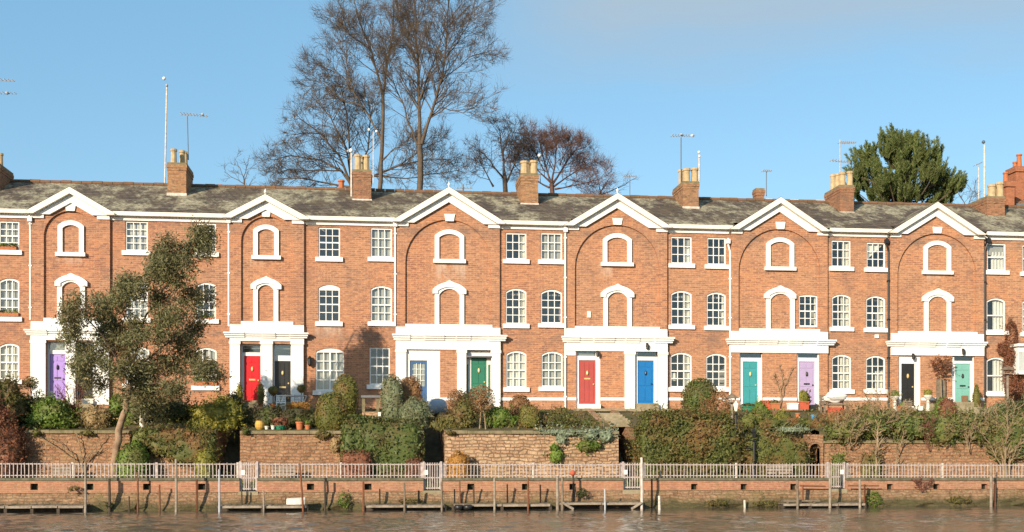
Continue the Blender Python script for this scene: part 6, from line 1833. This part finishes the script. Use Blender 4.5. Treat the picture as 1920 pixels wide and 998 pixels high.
def urn(label, px, yb, ytop, mat, plant, Y):
    s = MPP(px, Y); x = X(px, Y); z0, z1 = Z(px, yb, Y), Z(px, ytop, Y); H = z1 - z0
    root = thing('garden_urn', label, 'urn', (x, Y, z0))
    MB().box(x - .12, x + .12, Y - .12, Y + .12, z0, z0 + H * .1).lathe(x, Y, [(.10, z0 + H * .1), (.08, z0 + H * .14), (.07, z0 + H * .55), (.11, z0 + H * .6), (.06, z0 + H * .64), (.05, z0 + H * .7), (.12, z0 + H * .78), (.19, z0 + H * .9), (.21, z0 + H), (.17, z0 + H * .98)], 14).build('urn', M[mat], root)
    foliage([(px, ytop - 3, 8, 8)], Y, .07, rough=.15, ry=.17).build('plant', M[plant], root)
urn('white urn on a pedestal with a yellow green plant between black and mint doors', 1740, 775, 741, 'statue', 'yellowg', -1.0)
urn('white urn with a green plant left of the black door', 1678, 772, 743, 'statue', 'bright', -1.0)
x, y = X(266, -6.3), -6.3
z0, z1 = Z(266, 804, y), Z(266, 768, y); H = z1 - z0
st_ = MB().lathe(x, y, [(.12, z0 - .05), (.12, z0 + H * .12), (.08, z0 + H * .15), (.10, z0 + H * .3), (.075, z0 + H * .5), (.11, z0 + H * .68), (.10, z0 + H * .76), (.035, z0 + H * .82), (.06, z0 + H * .9), (.05, z0 + H * .97), (.01, z1)], 12)
solo(st_, 'garden_statue', M['statue'], 'small white garden statue on the wall right of the leaning trunk', 'statue', smooth=True)
# folding table and chairs
Y = -2.6
zt = Z(545, 742, Y); z0 = gz(Y)
t_ = thing('garden_table', 'white garden table in front of the black door', 'table', (X(548, Y), Y, z0))
x0, x1 = X(522, Y), X(575, Y)
MB().box(x0, x1, Y - .35, Y + .35, zt - .03, zt).build('tabletop', M['white'], t_)
for xx in (x0 + .12, x1 - .12):
    for s_ in (-1, 1):
        MB().tube([(xx - .12 * s_, Y - .3, z0), (xx + .12 * s_, Y - .28 + .02 * s_, zt - .03)], .02, 6).build('leg', M['white'], t_)
def chair(label, px, Y, mat, rz):
    root = thing('garden_chair', label, 'chair', (X(px, Y), Y, gz(Y)))
    x, z = X(px, Y), gz(Y)
    MB().box(x - .2, x + .2, Y - .2, Y + .2, z + .43, z + .46).build('seat', M[mat], root)
    b = MB()
    for k in range(4): b.box(x - .2, x + .2, Y + .18, Y + .2, z + .55 + k * .09, z + .61 + k * .09)
    b.build('backrest', M[mat], root)
    for a in (-.18, .18):
        MB().tube([(x + a, Y - .18, z), (x + a, Y + .18, z + .45)], .016, 6).build('leg', M[mat], root)
        MB().tube([(x + a, Y + .2, z), (x + a, Y + .19, z + .9)], .016, 6).build('leg', M[mat], root)
chair('white folding garden chair left of the white table', 526, -3.4, 'white', 0)
chair('pale grey folding garden chair right of the white table', 560, -3.3, 'metal', 0)
chair('grey wooden garden chair in front of the black door', 1705, -4.2, 'timber', 0)
# stone table by the yews
Y = -3.6
x0, x1, z1 = X(677, Y), X(713, Y), Z(695, 742, Y)
b = thing('stone_table', 'stone slab table between the yew and the grey conifer', 'table', ((x0 + x1) / 2, Y, gz(Y)))
MB().box(x0, x1, Y - .3, Y + .3, z1 - .1, z1).build('slab', M['lead'], b)
m = MB().box(x0 + .05, x1 - .05, Y - .25, Y + .25, gz(Y) - .1, gz(Y) + .22)
m.build('base', M['sandstone_pale'], b)
for xx in (x0 + .1, x1 - .1): MB().box(xx - .06, xx + .06, Y - .22, Y + .22, gz(Y) + .221, z1 - .1).build('leg', M['coping'], b)
m = MB().box(X(709, -4.6), X(714, -4.6), -4.65, -4.55, gz(-4.6) - .05, Z(711, 773, -4.6))
solo(m, 'marker_post', M['white'], 'short white post beside the stone slab table', 'post')
# covered barbecue beside the navy door
Y = -2.4
x, z0 = X(820, Y), gz(Y)
m = MB().lathe(x, Y, [(.40, z0), (.43, z0 + .25), (.40, z0 + .45), (.28, z0 + .58), (.08, z0 + .63)], 14)
solo(m, 'covered_barbecue', M['cloth_blue'], 'domed object under a pale blue cover beside the navy door', 'garden cover', smooth=True)
# bench draped in white
Y = -2.2
x0, x1, z0 = X(1541, Y), X(1586, Y), gz(Y)
b = thing('garden_bench', 'wooden garden bench under the curtained window right of the lavender door', 'bench', ((x0 + x1) / 2, Y, z0))
MB().box(x0, x1, Y - .25, Y + .2, z0 + .38, z0 + .43).build('seat', M['timber'], b)
bk = MB()
for k in range(3): bk.box(x0, x1, Y + .2, Y + .23, z0 + .5 + .12 * k, z0 + .58 + .12 * k)
bk.build('backrest', M['timber'], b)
for xx in (x0 + .04, x1 - .04):
    for yy in (Y - .22, Y + .2):
        MB().box(xx - .03, xx + .03, yy - .03, yy + .03, z0 - .03, z0 + (.6 if yy < Y else .86)).build('leg', M['timber'], b)
sh = MB()
SEED[0] += 1
core_mesh(sh, np.array([(x0 + x1) / 2 + .05, Y + .05, z0 + .72]), np.array([.50, .26, .22]), 2.0, .42, 78, sc=1.0, n=16, freq=2.6)
solo(sh, 'white_cover', M['cloth_white'], 'crumpled white cover heaped on the wooden garden bench', 'cover', smooth=True)
trough('terracotta trough in front of the white draped bench', 1566, 774, 24, 9, 'terracotta_red', -3.0)
# bird tables
def bird_table(label, px, ytop, yb, Y):
    x, z0, z1 = X(px, Y), min(Z(px, yb, Y), gz(Y)), Z(px, ytop, Y)
    r = thing('bird_table', label, 'bird table', (x, Y, z0))
    MB().box(x - .035, x + .035, Y - .035, Y + .035, z0 - .03, z1 - .28).build('pole', M['timber_pale'], r)
    MB().box(x - .24, x + .24, Y - .2, Y + .2, z1 - .28, z1 - .25).build('tray', M['timber_pale'], r)
    for a in (-.16, .16): MB().box(x + a - .015, x + a + .015, Y - .015, Y + .015, z1 - .249, z1 - .08).build('support', M['timber_pale'], r)
    MB().prism([(x - .27, z1 - .1), (x + .27, z1 - .1), (x, z1 + .06)], Y - .2, Y + .2).build('roof', M['timber'], r)
bird_table('pale wooden bird table left of the teal door', 1372, 742, 800, -6.0)
bird_table('wooden bird table in front of the plain sash window at right', 1889, 690, 765, -3.0)
# trellis panel behind the small tree
Y = -.35
m = MB()
x0, x1, z0, z1 = X(1756, Y), X(1773, Y), ZG - .03, Z(1764, 712, Y)
m.box(x0, x1, Y, Y + .04, z0, z1)
for k in range(4): m.box(x0 + .01, x1 - .01, Y - .02, Y - .001, z0 + .1 + k * (z1 - z0 - .2) / 3.4, z0 + .16 + k * (z1 - z0 - .2) / 3.4)
solo(m, 'wood_panel', M['timber'], 'narrow wooden panel leaning on the wall left of the mint door', 'panel')
m = MB().box(X(1804, -.55), X(1815, -.55), -.58, -.48, ZG - .03, Z(1809, 742, -.55))
m.box(X(1806, -.6), X(1813, -.6), -.6, -.581, ZG + .1, Z(1809, 745, -.6))
solo(m, 'wood_panel', M['wood_brown'], 'small brown board standing against the mint green door', 'board')
# window boxes
for (px, py, w_, n_, lab) in ((6, 470, 22, 1, 'terracotta window box, left one on the top sill at the left edge'), (24, 470, 14, 1, 'terracotta window box, right one on the top sill at the left edge'), (15, 594, 40, 1, 'long terracotta window box on the middle sill at the left edge'), (388, 603, 24, 1, 'terracotta window box on the middle sill behind the leaning tree'), (385, 723, 44, 1, 'long terracotta window box on the ground floor sill behind the leaning tree')):
    Y = -.04
    z0 = Z(px, py, 0) + .012
    x0, x1 = X(px - w_ / 2, Y), X(px + w_ / 2, Y)
    r = thing('window_box', lab, 'window box', ((x0 + x1) / 2, Y, z0), 'terracotta window boxes')
    MB().box(x0, x1, Y - .06, Y + .07, z0, z0 + .15).build('trough', M['terracotta'], r)
    c = MB()
    rs = np.random.RandomState(px)
    n = 120
    P_ = np.stack([rs.uniform(x0, x1, n), rs.uniform(Y - .07, Y + .05, n), z0 + rs.uniform(.13, .28, n)], 1)
    c.add(*leaf_quads(P_, np.tile(np.array([0, -.5, .5]), (n, 1)), .09, rs, .5, .8))
    c.build('plant', M['bright'], r)
# lamp posts on the riverside path
def lamp(label, px, ytop, Y, bar, glass, name='lamp_post'):
    x, z1 = X(px, Y), Z(px, ytop, Y)
    z0 = ZPATH + (.05 if Y < YRET else 0)
    r = thing(name, label, 'lamp post', (x, Y, z0), 'lamp posts on the path')
    m = MB().lathe(x, Y, [(.13, z0), (.13, z0 + .35), (.09, z0 + .42), (.06, z0 + .7), (.05, z1 - .55), (.08, z1 - .5), (.04, z1 - .46)], 10)
    m.build('post', M['black'], r)
    if bar: MB().tube([(x - .32, Y, z1 - .78), (x + .32, Y, z1 - .78)], .022, 6).build('ladder_bar', M['black'], r)
    MB().lathe(x, Y, [(.05, z1 - .40), (.10, z1 - .16), (.095, z1 - .15)], 6).build('lantern', M[glass], r)
    MB().lathe(x, Y, [(.12, z1 - .15), (.06, z1 - .07), (.02, z1)], 6).build('lantern_cap', M['black'] if bar else M['cream'], r)
lamp('tall black lamp post with pale lantern before the big ivy bank', 1380, 752, -8.0, False, 'cream')
lamp('short dark lamp post with ladder bar left of the arched doorway', 1414, 803, -8.0, True, 'black')
# benches on the path
def path_bench(label, px0, px1, mat):
    Y = -8.35
    x0, x1, z0 = X(px0, Y), X(px1, Y), ZPATH + .02
    r = thing('park_bench', label, 'bench', ((x0 + x1) / 2, Y, z0), 'benches along the riverside path')
    s = MB()
    for k in range(3): s.box(x0, x1, Y - .2 + .14 * k, Y - .08 + .14 * k, z0 + .40, z0 + .43)
    s.build('seat', M[mat], r)
    s = MB()
    for k in range(3): s.box(x0, x1, Y + .24, Y + .27, z0 + .50 + .12 * k, z0 + .59 + .12 * k)
    s.build('backrest', M[mat], r)
    for xx in (x0 + .08, x1 - .08):
        MB().box(xx - .03, xx + .03, Y - .2, Y - .14, z0 - .01, z0 + .4).build('leg', M['black'], r)
        MB().box(xx - .03, xx + .03, Y + .27, Y + .32, z0 - .01, z0 + .86).build('leg', M['black'], r)
path_bench('weathered bench behind the railing right of the first gate', 513, 553, 'timber_pale')
path_bench('weathered bench behind the railing near the left edge', 95, 138, 'timber_pale')
path_bench('weathered bench behind the railing left of the fourth gate', 1440, 1490, 'timber_pale')

# ---------------------------------------------------------------- aerials and masts on the roofs
AG = 'aerials and masts above the roofs'
def aerial(label, px, yt, yb, Y, mat, w=.03, booms=(), head_=None, lean=0):
    p0, p1 = PT(px, yb, Y), PT(px + lean, yt, Y)
    r = thing('tv_aerial' if booms else 'roof_mast', label, 'aerial' if booms else 'mast', p0, AG)
    MB().tube([p0, p1], w, 6).build('mast', M[mat], r)
    s = MPP(px, Y)
    for (bx0, bx1, by, tilt, nel) in booms:
        a, b = PT(bx0, by + tilt, Y), PT(bx1, by - tilt, Y)
        m = MB().tube([a, b], .022, 5)
        for k in range(nel):
            f = (k + .5) / nel
            c = a.lerp(b, f); l = .30 - .14 * f
            m.tube([c + Vector((0, -l, 0.02)), c + Vector((0, l, 0.02))], .012, 4)
            if k % 2 == 0: m.tube([c + Vector((0, 0, -.10)), c + Vector((0, 0, .10))], .010, 4)
        m.build('boom', M['metal'], r)
    for (hx, hy, hr, hm) in (head_ or []):
        c = PT(hx, hy, Y); q = hr * s * .62
        MB().lathe(c.x, c.y - .05, [(q * .4, c.z - q), (q, c.z - q * .4), (q, c.z + q * .4), (q * .4, c.z + q)], 10).build('receiver', M[hm], r, smooth=True)
aerial('tall pale mast with white round top left of the first chimney', 309, 158, 352, 4.4, 'white_old', .045, (), [(308, 148, 5, 'white'), (313, 161, 4, 'metal')], 4)
aerial('tv aerial with long boom above the first chimney', 353, 218, 300, 3.6, 'metal_dark', .03, [(337, 390, 216, -2.5, 9)], [(380, 215, 4, 'metal')], -2)
aerial('stacked tv aerials cut off by the left edge', -3, 140, 330, 3.6, 'metal', .03, [(-30, 28, 150, -2, 8), (-25, 32, 175, -1, 8)], [(14, 175, 5, 'metal')])
aerial('thick white mast left of the second chimney', 659, 287, 378, 3.0, 'white_old', .05, (), [(658, 283, 6, 'white'), (652, 284, 3, 'metal')])
aerial('white mast with twin heads right of the second chimney', 700, 247, 345, 5, 'white_old', .03, (), [(692, 244, 4, 'white'), (706, 247, 4, 'white')])
aerial('white ball shaped receiver beside the third chimney pots', 1013, 297, 345, 4.2, 'metal_dark', .02, (), [(1011, 292, 5, 'white')])
aerial('tv aerial with wide pale boom above the fourth chimney', 1277, 258, 345, 3.6, 'metal_dark', .025, [(1258, 1303, 255, 0, 9)], [(1297, 255, 4, 'white'), (1277, 253, 4, 'metal')])
aerial('white mast with round top right of the fourth chimney', 1311, 290, 342, 4.0, 'white_old', .045, (), [(1310, 286, 4, 'white'), (1311, 294, 3.5, 'white')])
aerial('small faint tv aerial above the little chimney stub', 1437, 322, 368, 4.8, 'metal_dark', .02, [(1429, 1447, 321, 0, 5)])
aerial('tv aerial with two booms on the four pot chimney', 1575, 262, 365, 3.0, 'metal', .03, [(1573, 1605, 268, 0, 8), (1557, 1595, 303, -2, 7)])
aerial('thick white mast with camera head near the right end', 1846, 272, 420, 5, 'white_old', .05, (), [(1843, 267, 5, 'metal_dark')])
aerial('slim white mast with tilted small aerial near the right end', 1835, 312, 420, 6, 'white_old', .025, [(1828, 1841, 308, 3, 4)])
aerial('small dark tv aerial behind the third gable finial', 868, 346, 368, 5.5, 'metal_dark', .04, [(855, 885, 353, 0, 5)])
aerial('faint thin tv aerial above the ridge right of the bare trees', 1181, 330, 375, 8, 'metal_dark', .02, [(1168, 1194, 331, 0, 6)])
for (px, py, lb) in ((413, 347, 'orange ridge ventilator right of the first chimney'), (640, 338, 'orange chimney pot peeping over the ridge left of the second chimney')):
    y = 4.1
    p = PT(px, py, y)
    z0 = ZRG
    m = MB().lathe(p.x, y, [(.13, z0), (.13, p.z - .1), (.17, p.z - .08), (.15, p.z), (.08, p.z + .02)], 10)
    solo(m, 'ridge_vent', M['terracotta'], lb, 'roof vent')
for o in S.objects:
    if '_o' in o: del o['_o']
